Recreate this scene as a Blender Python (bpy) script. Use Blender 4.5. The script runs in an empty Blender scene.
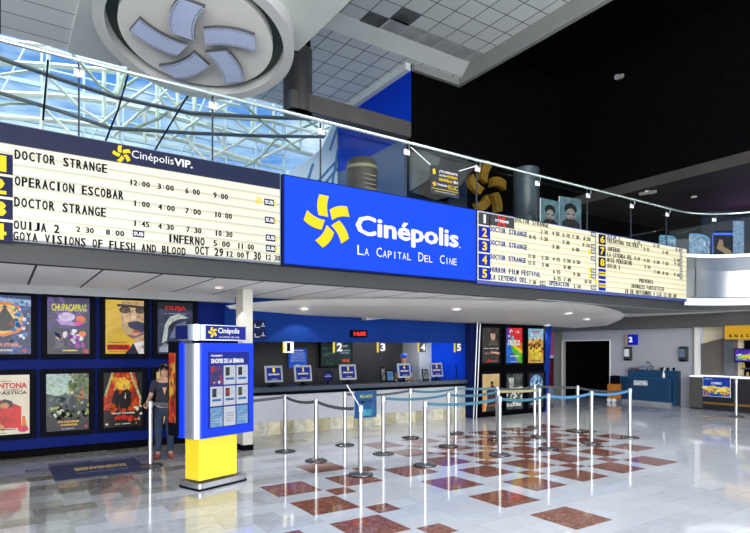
import bpy, bmesh, math, random
from mathutils import Vector, Matrix
random.seed(7)
C = bpy.context.scene.collection
PI = math.pi
# ---------------------------------------------------------------- camera / world / light
F = 565.0; HC = 1.8; HY = 349.0
FW = (.5527, .8334); RT = (.8334, -.5527)
cam = bpy.data.cameras.new('camera'); co = bpy.data.objects.new('camera', cam); C.objects.link(co)
co.location = (0, 0, HC); co.rotation_euler = (PI/2, 0, -math.atan2(FW[0], FW[1]))
cam.sensor_width = 36; cam.lens = F/750*36; cam.shift_y = (HY-266.5)/750; cam.clip_end = 300
bpy.context.scene.camera = co
vs = bpy.context.scene.view_settings
vs.view_transform = 'Standard'; vs.look = 'None'; vs.gamma = 1; vs.use_curve_mapping = False
vs.exposure = 0.64
w = bpy.data.worlds.new('sky'); bpy.context.scene.world = w; w.use_nodes = True
nt = w.node_tree; nt.nodes.clear()
def nd(nt, t, **k):
    n = nt.nodes.new(t)
    for a, b in k.items(): setattr(n, a, b)
    return n
_o = nd(nt, 'ShaderNodeOutputWorld'); _b = nd(nt, 'ShaderNodeBackground')
_t = nd(nt, 'ShaderNodeTexCoord'); _n = nd(nt, 'ShaderNodeTexNoise'); _r = nd(nt, 'ShaderNodeValToRGB')
_m = nd(nt, 'ShaderNodeMapping'); _m.inputs['Scale'].default_value = (1.2, 1.2, 5)
nt.links.new(_t.outputs['Generated'], _m.inputs[0]); nt.links.new(_m.outputs[0], _n.inputs['Vector'])
_n.inputs['Scale'].default_value = 4.2; _n.inputs['Detail'].default_value = 6; _n.inputs['Roughness'].default_value = .6
_r.color_ramp.elements[0].position = .42; _r.color_ramp.elements[0].color = (.10, .28, .70, 1)
_r.color_ramp.elements[1].position = .66; _r.color_ramp.elements[1].color = (.85, .95, 1, 1)
nt.links.new(_n.outputs['Fac'], _r.inputs[0]); nt.links.new(_r.outputs[0], _b.inputs[0])
_b.inputs[1].default_value = .85; nt.links.new(_b.outputs[0], _o.inputs[0])
def area(name, loc, rot, sx, sy, power, col=(1, 1, 1), spread=PI):
    l = bpy.data.lights.new(name, 'AREA'); l.shape = 'RECTANGLE'; l.size = sx; l.size_y = sy
    l.energy = power; l.color = col; l.spread = spread
    o = bpy.data.objects.new(name, l); C.objects.link(o); o.location = loc; o.rotation_euler = rot
    return o
# daylight through the tall glazed entrance behind the photographer, plus an added overhead panel bouncing light off the floor
area('entrance_daylight', (-5, -10, 3.6), (math.radians(88), 0, math.radians(-28)), 24, 7, 5000, (1, .975, .93))
area('rooflight_daylight', (6, 3.0, 11.2), (0, 0, 0), 13, 4.6, 900, (1, .98, .94))
area('side_daylight', (24, -8, 5.0), (math.radians(80), 0, math.radians(40)), 14, 8, 700, (1, .98, .94))

area('atrium_rooflight', (-3, 19.3, 15.5), (math.radians(-8), 0, 0), 20, 3, 1500, (1, 1, .96))  # added panel above the truss, brightens its tubes
# ---------------------------------------------------------------- measuring helpers
def on_y(px, py, y):
    a = (px-375)/F; d = y/(FW[1]+RT[1]*a); return (FW[0]+RT[0]*a)*d, HC+(HY-py)/F*d
def on_x(px, py, x):
    a = (px-375)/F; d = x/(FW[0]+RT[0]*a); return (FW[1]+RT[1]*a)*d, HC+(HY-py)/F*d
def on_z(px, py, z):
    a = (px-375)/F; d = (z-HC)/((HY-py)/F); return (FW[0]+RT[0]*a)*d, (FW[1]+RT[1]*a)*d
# ---------------------------------------------------------------- materials
MATS = {}
def mat(name, col, rough=.5, metal=0, emit=0, bump=0, var=0, scale=8, spec=.5, coat=0):
    if name in MATS: return MATS[name]
    m = bpy.data.materials.new(name); m.use_nodes = True; t = m.node_tree; p = t.nodes['Principled BSDF']
    p.inputs['Base Color'].default_value = (*col, 1); p.inputs['Roughness'].default_value = rough
    p.inputs['Metallic'].default_value = metal; p.inputs['Specular IOR Level'].default_value = spec
    p.inputs['Coat Weight'].default_value = coat
    if emit:
        p.inputs['Emission Color'].default_value = (*col, 1); p.inputs['Emission Strength'].default_value = emit*.70
        p.inputs['Base Color'].default_value = (*[c*.12 for c in col], 1); p.inputs['Specular IOR Level'].default_value = .15
    if var or bump:
        tc = nd(t, 'ShaderNodeTexCoord'); nz = nd(t, 'ShaderNodeTexNoise'); nz.inputs['Scale'].default_value = scale
        nz.inputs['Detail'].default_value = 5
        t.links.new(tc.outputs['Object'], nz.inputs['Vector'])
        if var:
            r = nd(t, 'ShaderNodeValToRGB')
            r.color_ramp.elements[0].position = .3; r.color_ramp.elements[1].position = .7
            r.color_ramp.elements[0].color = (*[c*(1-var) for c in col], 1)
            r.color_ramp.elements[1].color = (*[min(1, c*(1+var)) for c in col], 1)
            t.links.new(nz.outputs['Fac'], r.inputs[0])
            t.links.new(r.outputs[0], p.inputs['Emission Color' if emit else 'Base Color'])
        if bump:
            b = nd(t, 'ShaderNodeBump'); b.inputs['Strength'].default_value = bump
            t.links.new(nz.outputs['Fac'], b.inputs['Height']); t.links.new(b.outputs[0], p.inputs['Normal'])
    MATS[name] = m; return m
def s2l(r, g, b):
    f = lambda c: ((c/255+.055)/1.055)**2.4 if c/255 > .04045 else c/255/12.92
    return (f(r), f(g), f(b))
def glow(r, g, b, e=1.0):
    return mat('glow_%d_%d_%d_%d' % (r, g, b, int(e*10)), s2l(r, g, b), .4, emit=e)
white = mat('white_paint', (.78, .78, .76), .5, var=.03, scale=3)
black = mat('black_paint', (.0018, .0018, .0022), .9, var=.3, scale=5, spec=.03)
frameblk = mat('black_case', (.003, .0035, .006), .6, var=.2, scale=10, spec=.02)
navy = mat('navy_wall', (.002, .008, .085), .5, spec=.04, var=.15, scale=2)
navyd = mat('navy_dark', (.005, .01, .06), .5, spec=.04, var=.1, scale=3)
royal = mat('royal_blue', (.005, .03, .5), .4, spec=.15, var=.08, scale=3)
royalw = mat('royal_wall', (.002, .035, .45), .6, spec=.05, var=.08, scale=3)
steel = mat('brushed_steel', (.40, .41, .42), .3, 1, var=.06, scale=30)
steeld = mat('dark_steel', (.25, .26, .28), .3, 1, var=.1, scale=30)
yellow = mat('yellow_laminate', (.66, .50, .02), .3, var=.04, scale=4)
yellowp = mat('yellow_print', (.95, .68, .01), .4, emit=.9)
gold = mat('gold_plastic', (.22, .12, .012), .4, var=.25, scale=6)
greyf = mat('grey_fascia', (.15, .155, .16), .45, var=.08, scale=1.5)
greyc = mat('charcoal_column', (.045, .042, .04), .35, var=.2, scale=2)
greym = mat('mid_grey', (.25, .26, .27), .5, var=.1, scale=3)
cream = mat('cream_paint', (.45, .44, .38), .5, var=.05, scale=3)
skin = mat('skin', (.36, .19, .12), .5, var=.08, scale=20)
hairm = mat('dark_hair', (.012, .009, .008), .5, var=.3, scale=60)
shirtm = mat('navy_cloth', (.012, .013, .025), .9, var=.25, scale=25)
bshirt = mat('blue_cloth', (.01, .06, .42), .85, var=.15, scale=20)
jeans = mat('denim', (.012, .022, .05), .9, var=.45, scale=7)
whitep = mat('white_plastic', (.75, .75, .75), .4, var=.02)
beltm = mat('belt_blue', (.03, .11, .16), .6, var=.15, scale=12)
beltg = mat('belt_grey', (.045, .055, .06), .6, var=.15, scale=12)
belto = mat('belt_olive', (.28, .25, .10), .6, var=.15, scale=12)
# ---------------------------------------------------------------- mesh helpers
def thing(name, label, cat, loc=(0, 0, 0), rz=0, group=None):
    o = bpy.data.objects.new(name, None); C.objects.link(o); o.location = loc; o.rotation_euler = (0, 0, rz)
    o.empty_display_size = .1
    return tag(o, label, cat, group)
def tag(o, label, cat, group=None):
    o['label'] = label; o['category'] = cat
    if group: o['group'] = group
    return o
def obj(name, bm, m, parent=None, smooth=False, bevel=0, label=None):
    me = bpy.data.meshes.new(name)
    bmesh.ops.recalc_face_normals(bm, faces=bm.faces)
    bm.to_mesh(me); bm.free()
    for x in (m if isinstance(m, (list, tuple)) else [m]): me.materials.append(x)
    o = bpy.data.objects.new(name, me); C.objects.link(o)
    if parent: o.parent = parent
    if smooth:
        for p in me.polygons: p.use_smooth = True
        try: me.set_sharp_from_angle(angle=math.radians(40))
        except Exception: pass
    if bevel:
        b = o.modifiers.new('bevel', 'BEVEL'); b.width = bevel; b.segments = 2; b.limit_method = 'ANGLE'
    if label: o['label'] = label
    return o
def struct(name, bm, m, parent=None, **k):
    o = obj(name, bm, m, parent, **k)
    if not parent: o['kind'] = 'structure'
    return o
def NB(): return bmesh.new()
def box(bm, x0, x1, y0, y1, z0, z1, mi=0):
    v = [bm.verts.new(p) for p in ((x0, y0, z0), (x1, y0, z0), (x1, y1, z0), (x0, y1, z0), (x0, y0, z1), (x1, y0, z1), (x1, y1, z1), (x0, y1, z1))]
    for f in ((0, 3, 2, 1), (4, 5, 6, 7), (0, 1, 5, 4), (1, 2, 6, 5), (2, 3, 7, 6), (3, 0, 4, 7)):
        bm.faces.new([v[i] for i in f]).material_index = mi
    return bm
def bx(*a): return box(NB(), *a)
def prism(bm, pts, off, mi=0):
    """polygon pts (3d) extruded by the vector off"""
    off = Vector(off); a = [bm.verts.new(p) for p in pts]; b = [bm.verts.new(Vector(p)+off) for p in pts]
    n = len(pts); bm.faces.new(a).material_index = mi; bm.faces.new(b[::-1]).material_index = mi
    for i in range(n): bm.faces.new((a[i], b[i], b[(i+1) % n], a[(i+1) % n])).material_index = mi
    return bm
def tube(bm, pts, r, n=10, mi=0, r2=None):
    pts = [Vector(p) for p in pts]; rings = []; ref = None
    for i, p in enumerate(pts):
        t = (pts[min(i+1, len(pts)-1)]-pts[max(i-1, 0)]).normalized()
        if ref is None: ref = Vector((0, 0, 1)) if abs(t.z) < .9 else Vector((1, 0, 0))
        u = t.cross(ref).normalized(); v = u.cross(t).normalized(); ref = v
        rr = r if r2 is None else r+(r2-r)*i/(len(pts)-1)
        rings.append([bm.verts.new(p+u*rr*math.cos(2*PI*k/n)+v*rr*math.sin(2*PI*k/n)) for k in range(n)])
    for a, b in zip(rings, rings[1:]):
        for k in range(n): bm.faces.new((a[k], a[(k+1) % n], b[(k+1) % n], b[k])).material_index = mi
    bm.faces.new(rings[0][::-1]).material_index = mi; bm.faces.new(rings[-1]).material_index = mi
    return bm
def lathe(bm, prof, cx=0, cy=0, n=24, mi=0):
    rings = []
    for r, z in prof: rings.append([bm.verts.new((cx+max(r, 1e-4)*math.cos(2*PI*k/n), cy+max(r, 1e-4)*math.sin(2*PI*k/n), z)) for k in range(n)])
    for a, b in zip(rings, rings[1:]):
        for k in range(n): bm.faces.new((a[k], a[(k+1) % n], b[(k+1) % n], b[k])).material_index = mi
    bm.faces.new(rings[0][::-1]).material_index = mi; bm.faces.new(rings[-1]).material_index = mi
    return bm
def ball(bm, c, rx, ry, rz, mi=0, u=12, v=8):
    m = Matrix.Translation(c) @ Matrix.Diagonal((rx, ry, rz, 1))
    r = bmesh.ops.create_uvsphere(bm, u_segments=u, v_segments=v, radius=1, matrix=m)
    for f in set(f for x in r['verts'] for f in x.link_faces): f.material_index = mi
    return bm
# text: glyph outlines -> mesh, standing in the local XZ plane, front towards -Y
_dg = None; _TC = {}
def glyphs(s, off=0.0):
    k = (s, off)
    if k in _TC: return _TC[k]
    cu = bpy.data.curves.new('t', 'FONT'); cu.body = s; cu.offset = off; cu.resolution_u = 2
    o = bpy.data.objects.new('t', cu); C.objects.link(o)
    dg = bpy.context.evaluated_depsgraph_get(); dg.update()
    me = bpy.data.meshes.new_from_object(o.evaluated_get(dg))
    vs_ = [(v.co.x, v.co.y) for v in me.vertices]; fs = [tuple(p.vertices) for p in me.polygons]
    bpy.data.objects.remove(o); bpy.data.curves.remove(cu); bpy.data.meshes.remove(me)
    _TC[k] = (vs_, fs); return _TC[k]
def text(bm, s, x0, x1, z0, z1, y=0, mi=0, off=.0, depth=.004, fit=True):
    vs_, fs = glyphs(s, off)
    if not vs_: return bm
    ax = min(v[0] for v in vs_); bx_ = max(v[0] for v in vs_); ay = min(v[1] for v in vs_); by = max(v[1] for v in vs_)
    sx = (x1-x0)/(bx_-ax); sz = (z1-z0)/(by-ay)
    a = [bm.verts.new((x0+(v[0]-ax)*sx, y, z0+(v[1]-ay)*sz)) for v in vs_]
    for f in fs:
        try: bm.faces.new([a[i] for i in f]).material_index = mi
        except Exception: pass
    return bm
def row(bm, s, x0, x1, zc, h, y=0, mi=0, off=.03, wf=.72):
    off = off+.025
    """changeable letters set one by one at equal pitch"""
    n = len(s); p = (x1-x0)/n; off = .012
    for i, ch in enumerate(s):
        if ch == ' ': continue
        cx = x0+(i+.5)*p; ww = p*wf
        if ch in 'I1': ww *= .35
        if ch in ':': text(bm, ch, cx-p*.12, cx+p*.12, zc-h*.35, zc+h*.35, y, mi, off); continue
        if ch == 'Ñ': text(bm, ch, cx-ww/2, cx+ww/2, zc-h/2, zc+h*.7, y, mi, off); continue
        for k_ in (-.07, 0, .07): text(bm, ch, cx-ww/2+k_*p, cx+ww/2+k_*p, zc-h/2, zc+h/2, y, mi, off)
    return bm
def star(bm, cx, cz, R, y0, y1, mi=0, mx=1.0, th0=110, hole=None):
    """star made of five curved film strips round a pentagonal gap"""
    for k in range(5):
        th = math.radians(th0-72*k); d = th-math.radians(22)
        c = (math.cos(th)*.60*R, math.sin(th)*.60*R); L = .385*R; W = .195*R
        u = (math.cos(d), math.sin(d)); v = (-u[1], u[0]); pts = []
        N = 5
        for i in range(N+1):
            t = -1+2*i/N; pts.append((t*L, W+.07*R*(1-t*t)))
        for i in range(N+1):
            t = 1-2*i/N; pts.append((t*L, -W+.07*R*(1-t*t)))
        P = [(cx+mx*(c[0]+a*u[0]+b*v[0]), y0, cz+c[1]+a*u[1]+b*v[1]) for a, b in pts]
        prism(bm, P, (0, y1-y0, 0), mi)
    return bm

# ---------------------------------------------------------------- floor
def floor_material():
    m = bpy.data.materials.new('marble_floor'); m.use_nodes = True; t = m.node_tree; p = t.nodes['Principled BSDF']
    L = t.links.new
    tc = nd(t, 'ShaderNodeTexCoord'); sep = nd(t, 'ShaderNodeSeparateXYZ'); L(tc.outputs['Object'], sep.inputs[0])
    def M(op, a, b=None, c=None):
        n = nd(t, 'ShaderNodeMath', operation=op)
        for i, v in enumerate((a, b, c)):
            if v is None: continue
            if isinstance(v, (int, float)): n.inputs[i].default_value = v
            else: L(v, n.inputs[i])
        return n.outputs[0]
    ty = M('DIVIDE', M('SUBTRACT', sep.outputs[1], .19), .313)
    ry = M('FLOOR', ty)
    sh = M('MULTIPLY', M('MODULO', ry, 2.0), .5)
    tx = M('ADD', M('DIVIDE', M('SUBTRACT', sep.outputs[0], 2.82), .63), sh)
    rx = M('FLOOR', tx)
    cmb = nd(t, 'ShaderNodeCombineXYZ'); L(rx, cmb.inputs[0]); L(ry, cmb.inputs[1])
    wn = nd(t, 'ShaderNodeTexWhiteNoise'); wn.noise_dimensions = '2D'; L(cmb.outputs[0], wn.inputs['Vector'])
    nz = nd(t, 'ShaderNodeTexNoise'); nz.inputs['Scale'].default_value = 5; nz.inputs['Detail'].default_value = 8
    nz.inputs['Distortion'].default_value = 1.5; L(tc.outputs['Object'], nz.inputs['Vector'])
    big = nd(t, 'ShaderNodeTexNoise'); big.inputs['Scale'].default_value = .35; L(tc.outputs['Object'], big.inputs['Vector'])
    # the brown-grey marble is laid in the bay in front of the poster wall
    mr = nd(t, 'ShaderNodeMapRange'); L(M('SUBTRACT', sep.outputs[1], M('MULTIPLY', sep.outputs[0], .9)), mr.inputs[0])
    mr.inputs[1].default_value = 3.2; mr.inputs[2].default_value = 7.5; mr.inputs[3].default_value = 0; mr.inputs[4].default_value = .5
    v = M('ADD', M('ADD', M('MULTIPLY', wn.outputs[0], .36), M('MULTIPLY', nz.outputs['Fac'], .35)), mr.outputs[0])
    r = nd(t, 'ShaderNodeValToRGB'); e = r.color_ramp.elements
    e[0].position = .12; e[0].color = (*s2l(194, 197, 200), 1); e[1].position = 1.0; e[1].color = (*s2l(112, 104, 94), 1)
    a = r.color_ramp.elements.new(.5); a.color = (*s2l(181, 184, 188), 1)
    b = r.color_ramp.elements.new(.74); b.color = (*s2l(152, 151, 147), 1)
    L(v, r.inputs[0])
    fy = M('FRACT', ty); fx = M('FRACT', tx)
    g = M('MINIMUM', M('MINIMUM', fy, M('SUBTRACT', 1, fy)), M('MULTIPLY', M('MINIMUM', fx, M('SUBTRACT', 1, fx)), 2))
    gl = M('LESS_THAN', g, .008)
    mx = nd(t, 'ShaderNodeMix', data_type='RGBA'); L(gl, mx.inputs[0]); L(r.outputs[0], mx.inputs[6]); mx.inputs[7].default_value = (.33, .33, .33, 1)
    L(mx.outputs[2], p.inputs['Base Color'])
    p.inputs['Roughness'].default_value = .06; p.inputs['Specular IOR Level'].default_value = .9
    bp = nd(t, 'ShaderNodeBump'); bp.inputs['Strength'].default_value = .015; L(big.outputs['Fac'], bp.inputs['Height']); 
    return m
def red_material():
    m = mat('red_marble', (.25, .07, .035), .07, spec=.9)
    t = m.node_tree; p = t.nodes['Principled BSDF']; L = t.links.new
    tc = nd(t, 'ShaderNodeTexCoord'); nz = nd(t, 'ShaderNodeTexNoise'); nz.inputs['Scale'].default_value = 7; nz.inputs['Detail'].default_value = 10
    nz.inputs['Distortion'].default_value = 2.5; L(tc.outputs['Object'], nz.inputs['Vector'])
    r = nd(t, 'ShaderNodeValToRGB'); e = r.color_ramp.elements
    e[0].position = .35; e[0].color = (*s2l(112, 68, 56), 1); e[1].position = .8; e[1].color = (*s2l(168, 118, 98), 1)
    q = e.new(.55); q.color = (*s2l(130, 84, 68), 1)
    L(nz.outputs['Fac'], r.inputs[0]); L(r.outputs[0], p.inputs['Base Color']); return m
bm = NB(); box(bm, -14, 34, -14, 24, -.2, 0, 0)
bigs = [(2.17, 4.8), (3.12, 4.8), (3.12, 5.75), (3.12, 6.67), (4.07, 6.67), (4.07, 7.6), (5.05, 6.67), (5.05, 5.75), (5.06, 4.82), (5.08, 3.88)]
for i in range(6):
    for j in range(5):
        if (i, j) in ((4, 0), (5, 0), (5, 1)): continue
        if i == 2 and j == 0 or True: bigs.append((5.97+.915*i, 5.13+.905*j))
bigs = [b for b in bigs if not (abs(b[0]-5.97) < .1 and abs(b[1]-5.13) < .1)] + [(5.96, 5.13)]
smalls = [(3.6, 6.21), (3.61, 5.28), (3.63, 4.35), (4.55, 7.14)]
for i in range(5):
    for j in range(4):
        if (i, j) in ((3, 0), (4, 0), (4, 1)): continue
        smalls.append((6.42+.92*i, 5.58+.905*j))
smalls += [(2.65, 4.35)]
def inlay(cx, cy, h, mi=1, z=.0012):
    v = [bm.verts.new((cx+a*h, cy+b*h, z)) for a, b in ((-1, -1), (1, -1), (1, 1), (-1, 1))]
    bm.faces.new(v).material_index = mi
for x, y in bigs: inlay(x, y, .302)
for x, y in smalls: inlay(x, y, .15)
struct('floor', bm, [floor_material(), red_material()])

# ---------------------------------------------------------------- ceilings
def tile_ceiling(name, px, py, line=.012, ox=0, oy=0, base=(.64, .67, .64), dark=.07, odd=True):
    m = bpy.data.materials.new(name); m.use_nodes = True; t = m.node_tree; p = t.nodes['Principled BSDF']; L = t.links.new
    tc = nd(t, 'ShaderNodeTexCoord')
    mp = nd(t, 'ShaderNodeMapping'); mp.inputs['Location'].default_value = (ox, oy, 0); L(tc.outputs['Object'], mp.inputs[0])
    br = nd(t, 'ShaderNodeTexBrick'); br.offset = 0; br.squash = 1
    br.inputs['Scale'].default_value = 1; br.inputs['Brick Width'].default_value = px; br.inputs['Row Height'].default_value = py
    br.inputs['Mortar Size'].default_value = line; br.inputs['Mortar Smooth'].default_value = 0; br.inputs['Bias'].default_value = -.3
    br.inputs['Color1'].default_value = (*base, 1); br.inputs['Color2'].default_value = (*[c*.88 for c in base], 1)
    br.inputs['Mortar'].default_value = (dark, dark, dark, 1)
    L(mp.outputs[0], br.inputs['Vector']); L(br.outputs['Color'], p.inputs['Base Color']); p.inputs['Roughness'].default_value = .8
    return m
tileA = tile_ceiling('ceiling_tiles', .61, .61, .014)
tileB = tile_ceiling('ceiling_tiles_left', 1.22, .61, .012)
tileS = tile_ceiling('soffit_panels', .765, 9.0, .016, ox=.385, oy=4, base=(.93, .93, .90), dark=.04)
plain = mat('plain_soffit', (.60, .63, .59), .7, var=.06, scale=.6)
# high tiled ceiling with a gap left behind for the added overhead panel, step, and border
bm = NB()
box(bm, -14, 11.87, 5.5, 12.7, 10.5, 10.7)
struct('ceiling', bm, tileA)
struct('ceiling_far', bx(-14, 10.2, 13.05, 18, 10.2, 10.4), tileA)
struct('ceiling_far_strip', bx(10.2, 11.87, 13.05, 13.3, 10.2, 10.4), tileA)
bm = NB(); prism(bm, [(-14, 12.7, 10.5), (-14, 13.05, 10.2), (-14, 13.05, 10.24), (-14, 12.7, 10.54)], (25.87, 0, 0)); struct('trim_1', bm, mat('riser_grey', (.42, .44, .43), .6, var=.06, scale=1))
bm = NB()
for x_, y_, n_ in ((9.76, 6.71, 2), (10.98, 8.54, 1), (7.93, 12.2, 1), (8.54, 11.59, 1)):
    box(bm, x_+.015, x_+.595*n_, y_+.015, y_+.595, 10.494, 10.499)
for i in range(6): box(bm, 8.6+i*.61, 9.18+i*.61, 12.1, 12.68, 10.494, 10.499, 1)  # row of tiles in a darker tone
struct('ceiling_stain', bm, [mat('stained_tile', (.09, .10, .10), .8, var=.5, scale=3), mat('soiled_tile', (.36, .37, .36), .8, var=.2, scale=2)])
bm = NB(); box(bm, 11.87, 12.0, 5.0, 13.3, 10.0, 10.7); struct('trim_2', bm, mat('fascia_grey', (.22, .23, .22), .6, var=.05))
struct('trim_3', bx(10.12, 11.87, 13.18, 13.3, 10.0, 10.2), MATS['fascia_grey'])
struct('trim_4', bx(9.9, 10.08, 13.3, 18, 10.0, 10.2), plain)
# lower left ceiling: tiles and plain soffit
struct('ceiling_left', bx(-14, 1.2, 4, 13.75, 8.2, 8.5), tileB)
bm = NB(); prism(bm, [(1.2, 4, 8.16), (5.4, 4, 8.16), (5.3, 10.95, 8.16), (2.9, 11.4, 8.16), (2.3, 13.75, 8.16), (1.2, 13.75, 8.16)], (0, 0, 2.3)); struct('ceiling_soffit', bm, plain)
# mezzanine slab path (front edge)
def edge_path(off=0, n=10, x0=-9, yend=1.5):
    pts = [(x0, 8.13-off), (0, 8.13-off), (4, 8.13-off), (8, 8.13-off), (12, 8.13-off), (15.0, 8.13-off)]
    R = 2.1+0-off*1.0
    for i in range(1, n+1):
        a = PI/2-PI/2*i/n; pts.append((15.0+R*math.cos(a), 6.03+R*math.sin(a)))
    pts.append((15.0+R, yend)); return pts
def sweep(bm, o0, z0, o1, z1, xmin=-99, mi=0, path=None, thick=None, **k):
    a = edge_path(o0, **k); b = edge_path(o1, **k)
    va = [bm.verts.new((x, y, z0)) for x, y in a if x >= xmin]; vb = [bm.verts.new((x, y, z1)) for x, y in b if x >= xmin]
    for i in range(len(va)-1): bm.faces.new((va[i], va[i+1], vb[i+1], vb[i])).material_index = mi
    return bm
# slab solid
bm = NB()
ep = edge_path(0)
poly = [(x, y, 2.96) for x, y in ep]+[(30, 1.5, 2.96), (30, 13.3, 2.96), (-9, 13.3, 2.96)]
prism(bm, poly, (0, 0, 1.34)); struct('mezzanine_slab', bm, greyf)
# bevel lip below the signs
bm = NB(); sweep(bm, .012, 3.12, .012, 2.85); sweep(bm, .012, 2.85, -.14, 2.85); sweep(bm, -.14, 2.85, -.14, 2.97)
struct('trim_5', bm, mat('lip_grey', (.036, .037, .037), .5, var=.1, scale=1, spec=.2))
bm = NB()
for o0, z0, o1, z1 in ((.05, 3.18, .05, 2.99), (.05, 2.99, -.01, 2.97), (-.01, 2.97, -.01, 3.2), (-.01, 3.2, .05, 3.18)): sweep(bm, o0, z0, o1, z1, xmin=15.2)
struct('trim_6', bm, white)
# soffit panels
struct('ceiling_mezzanine', bx(-9, 17.2, 8.26, 11.6, 2.86, 2.96), tileS)
bm = NB()
g = [(9.4, 8.02), (10.95, 8.65), (13.2, 9.5), (14.8, 9.9), (15.6, 9.5), (16.0, 8.9), (16.5, 8.0), (16.95, 7.2), (17.16, 6.5), (17.18, 6.0)]
prism(bm, [(x, y, 2.835) for x, y in g]+[(x, y, 2.835) for x, y in reversed([p for p in edge_path(-.01) if p[0] > 9.5 and p[1] > 5.8])], (0, 0, .02))
struct('trim_7', bm, greyf)
bm = NB(); prism(bm, [(x, y, 2.848) for x, y in edge_path(-.03) if x >= 15.0 and y > 5.9]+[(17.2, 1.5, 2.848), (17.25, 1.5, 2.848), (17.25, 10.9, 2.848), (14.6, 10.9, 2.848), (14.6, 8.3, 2.848)], (0, 0, .008)); struct('ceiling_right_strip', bm, mat('ivory_soffit', (.75, .71, .60), .6, var=.05))
struct('ceiling_right', bx(17.1, 30, 1.5, 17.5, 2.88, 2.96), mat('beige_soffit', (.55, .52, .42), .6, var=.05))
# dark beam and wall over the wash counter
struct('trim_8', bx(17.25, 18.1, 3.5, 17.3, 2.47, 2.86), mat('dark_bulkhead', (.07, .068, .062), .5, var=.15, scale=1))
# bulkhead above posters
struct('trim_9', bx(-9, 3.9, 10.92, 11.1, 2.72, 2.86), greym)

# lens-shaped white canopy dropping over the ticket counter
fr = [(215, 307.5, 2.63), (240, 303.5, 2.72), (273, 300.8, 2.79), (320, 299, 2.82), (380, 298.5, 2.825), (430, 299, 2.825), (470, 300, 2.825), (520, 301, 2.825), (560, 302.2, 2.825), (590, 304.6, 2.825), (608, 307.8, 2.81), (620, 311.5, 2.76), (625, 315, 2.70), (622, 319, 2.63), (612, 323.5, 2.56)]
front = []
for px, py, z in fr:
    x, y = on_z(px, py, z); front.append((x, min(y, 11.15), z))
nb = len(front)
back = [(3.5+(14.6-3.5)*i/(nb-1), 11.2, 2.58-.10*min(1, i/(nb-1)*1.6)) for i in range(nb)]
bm = NB()
cols = []
for a, b in zip(front, back):
    c = []
    for k in range(9):
        s = k/8; z = a[2]+(b[2]-a[2])*(s**.8)-(.045 if 0 < k < 8 else 0)
        c.append(bm.verts.new((a[0]+(b[0]-a[0])*s, a[1]+(b[1]-a[1])*s, z)))
    cols.append(c)
for p, q in zip(cols, cols[1:]):
    for k in range(8): bm.faces.new((p[k], q[k], q[k+1], p[k+1]))
ret = bmesh.ops.solidify(bm, geom=list(bm.faces), thickness=.0)
canopy_pts = [[tuple(v.co) for v in c] for c in cols]
o = struct('ceiling_canopy', bm, mat('canopy_white', (.9, .88, .85), .45, var=.03, scale=1.5), smooth=True)

# ---------------------------------------------------------------- upper hall: beams, walls, column
struct('wall_black', bx(10.1, 40, 13.3, 13.6, 4.2, 14), black)
struct('wall_blue', bx(10.1, 10.3, 13.6, 17.6, 8.1, 10.2), royalw)
struct('wall_blue_return', bx(10.08, 10.1, 13.31, 17.6, 8.1, 10.2), royalw)
struct('wall_shop', bx(10.08, 10.3, 13.62, 17.6, 4.3, 8.1), mat('slate_blue_wall', s2l(74, 92, 128), .5, var=.08, scale=1))  # same blue wall below the beam; haze of the glass painted into its colour
struct('ceiling_dark', bx(12.0, 40, -2, 13.3, 11.5, 11.7), black)
struct('wall_right_upper', bx(30, 30.2, -2, 13.3, 3, 11.5), black)
struct('ceiling_lobby', bx(17.0, 30, -2, 13.3, 6.88, 7.2), mat('lobby_ceiling', (.05, .045, .042), .8, var=.2, scale=.6, spec=.1))
struct('wall_upper_dark', bx(17.0, 17.2, -2, 13.3, 7.2, 11.5), black)
struct('beam_fascia', bx(6.2, 10.06, 13.25, 13.6, 8.02, 8.47), mat('beam_charcoal', (.06, .056, .052), .45, var=.15, scale=1.5))
# grey soffit of the shopfront against the black wall
pA = [(412, 152), (424, 151), (441, 158), (436, 170), (426, 182), (412, 190)]
bm = NB(); prism(bm, [(x, 13.18, z) for x, z in [on_y(a, b, 13.18) for a, b in pA]], (0, .12, 0))
struct('trim_10', bm, mat('shop_soffit', (.10, .105, .105), .6, var=.2, scale=1))
pB = [(412, 148), (440, 153), (478, 164), (466, 178), (452, 196), (436, 200), (412, 192), (426, 182), (436, 170), (441, 158), (424, 151), (412, 152)]
bm = NB(); prism(bm, [(x, 13.24, z) for x, z in [on_y(a, b, 13.24) for a, b in pB]], (0, .06, 0))
struct('trim_11', bm, mat('shop_brown', (.035, .032, .028), .6, var=.2, scale=1))
t = thing('round_column', 'tall charcoal cladded round column rising beside the ceiling emblem', 'column', (6.56, 13.6, 8.02))
bm = NB(); lathe(bm, [(.385, 0), (.385, .85), (.375, .86), (.375, .88), (.385, .89), (.385, 1.68)], n=32)
obj('shaft', bm, greyc, t, smooth=True)
bm = NB(); lathe(bm, [(.34, 1.68), (.34, 2.17)], n=32); obj('capital', bm, frameblk, t, smooth=True)
t = thing('round_column', 'grey round column upstairs behind the glass, between gold star and face poster', 'column', (12.45, 11.0, 4.3))
bm = NB(); lathe(bm, [(.36, 0), (.36, 1.2), (.352, 1.21), (.352, 1.23), (.36, 1.24), (.36, 2.6)], n=32); obj('shaft', bm, mat('grey_column', (.03, .04, .05), .4, var=.1), t, smooth=True)
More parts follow.
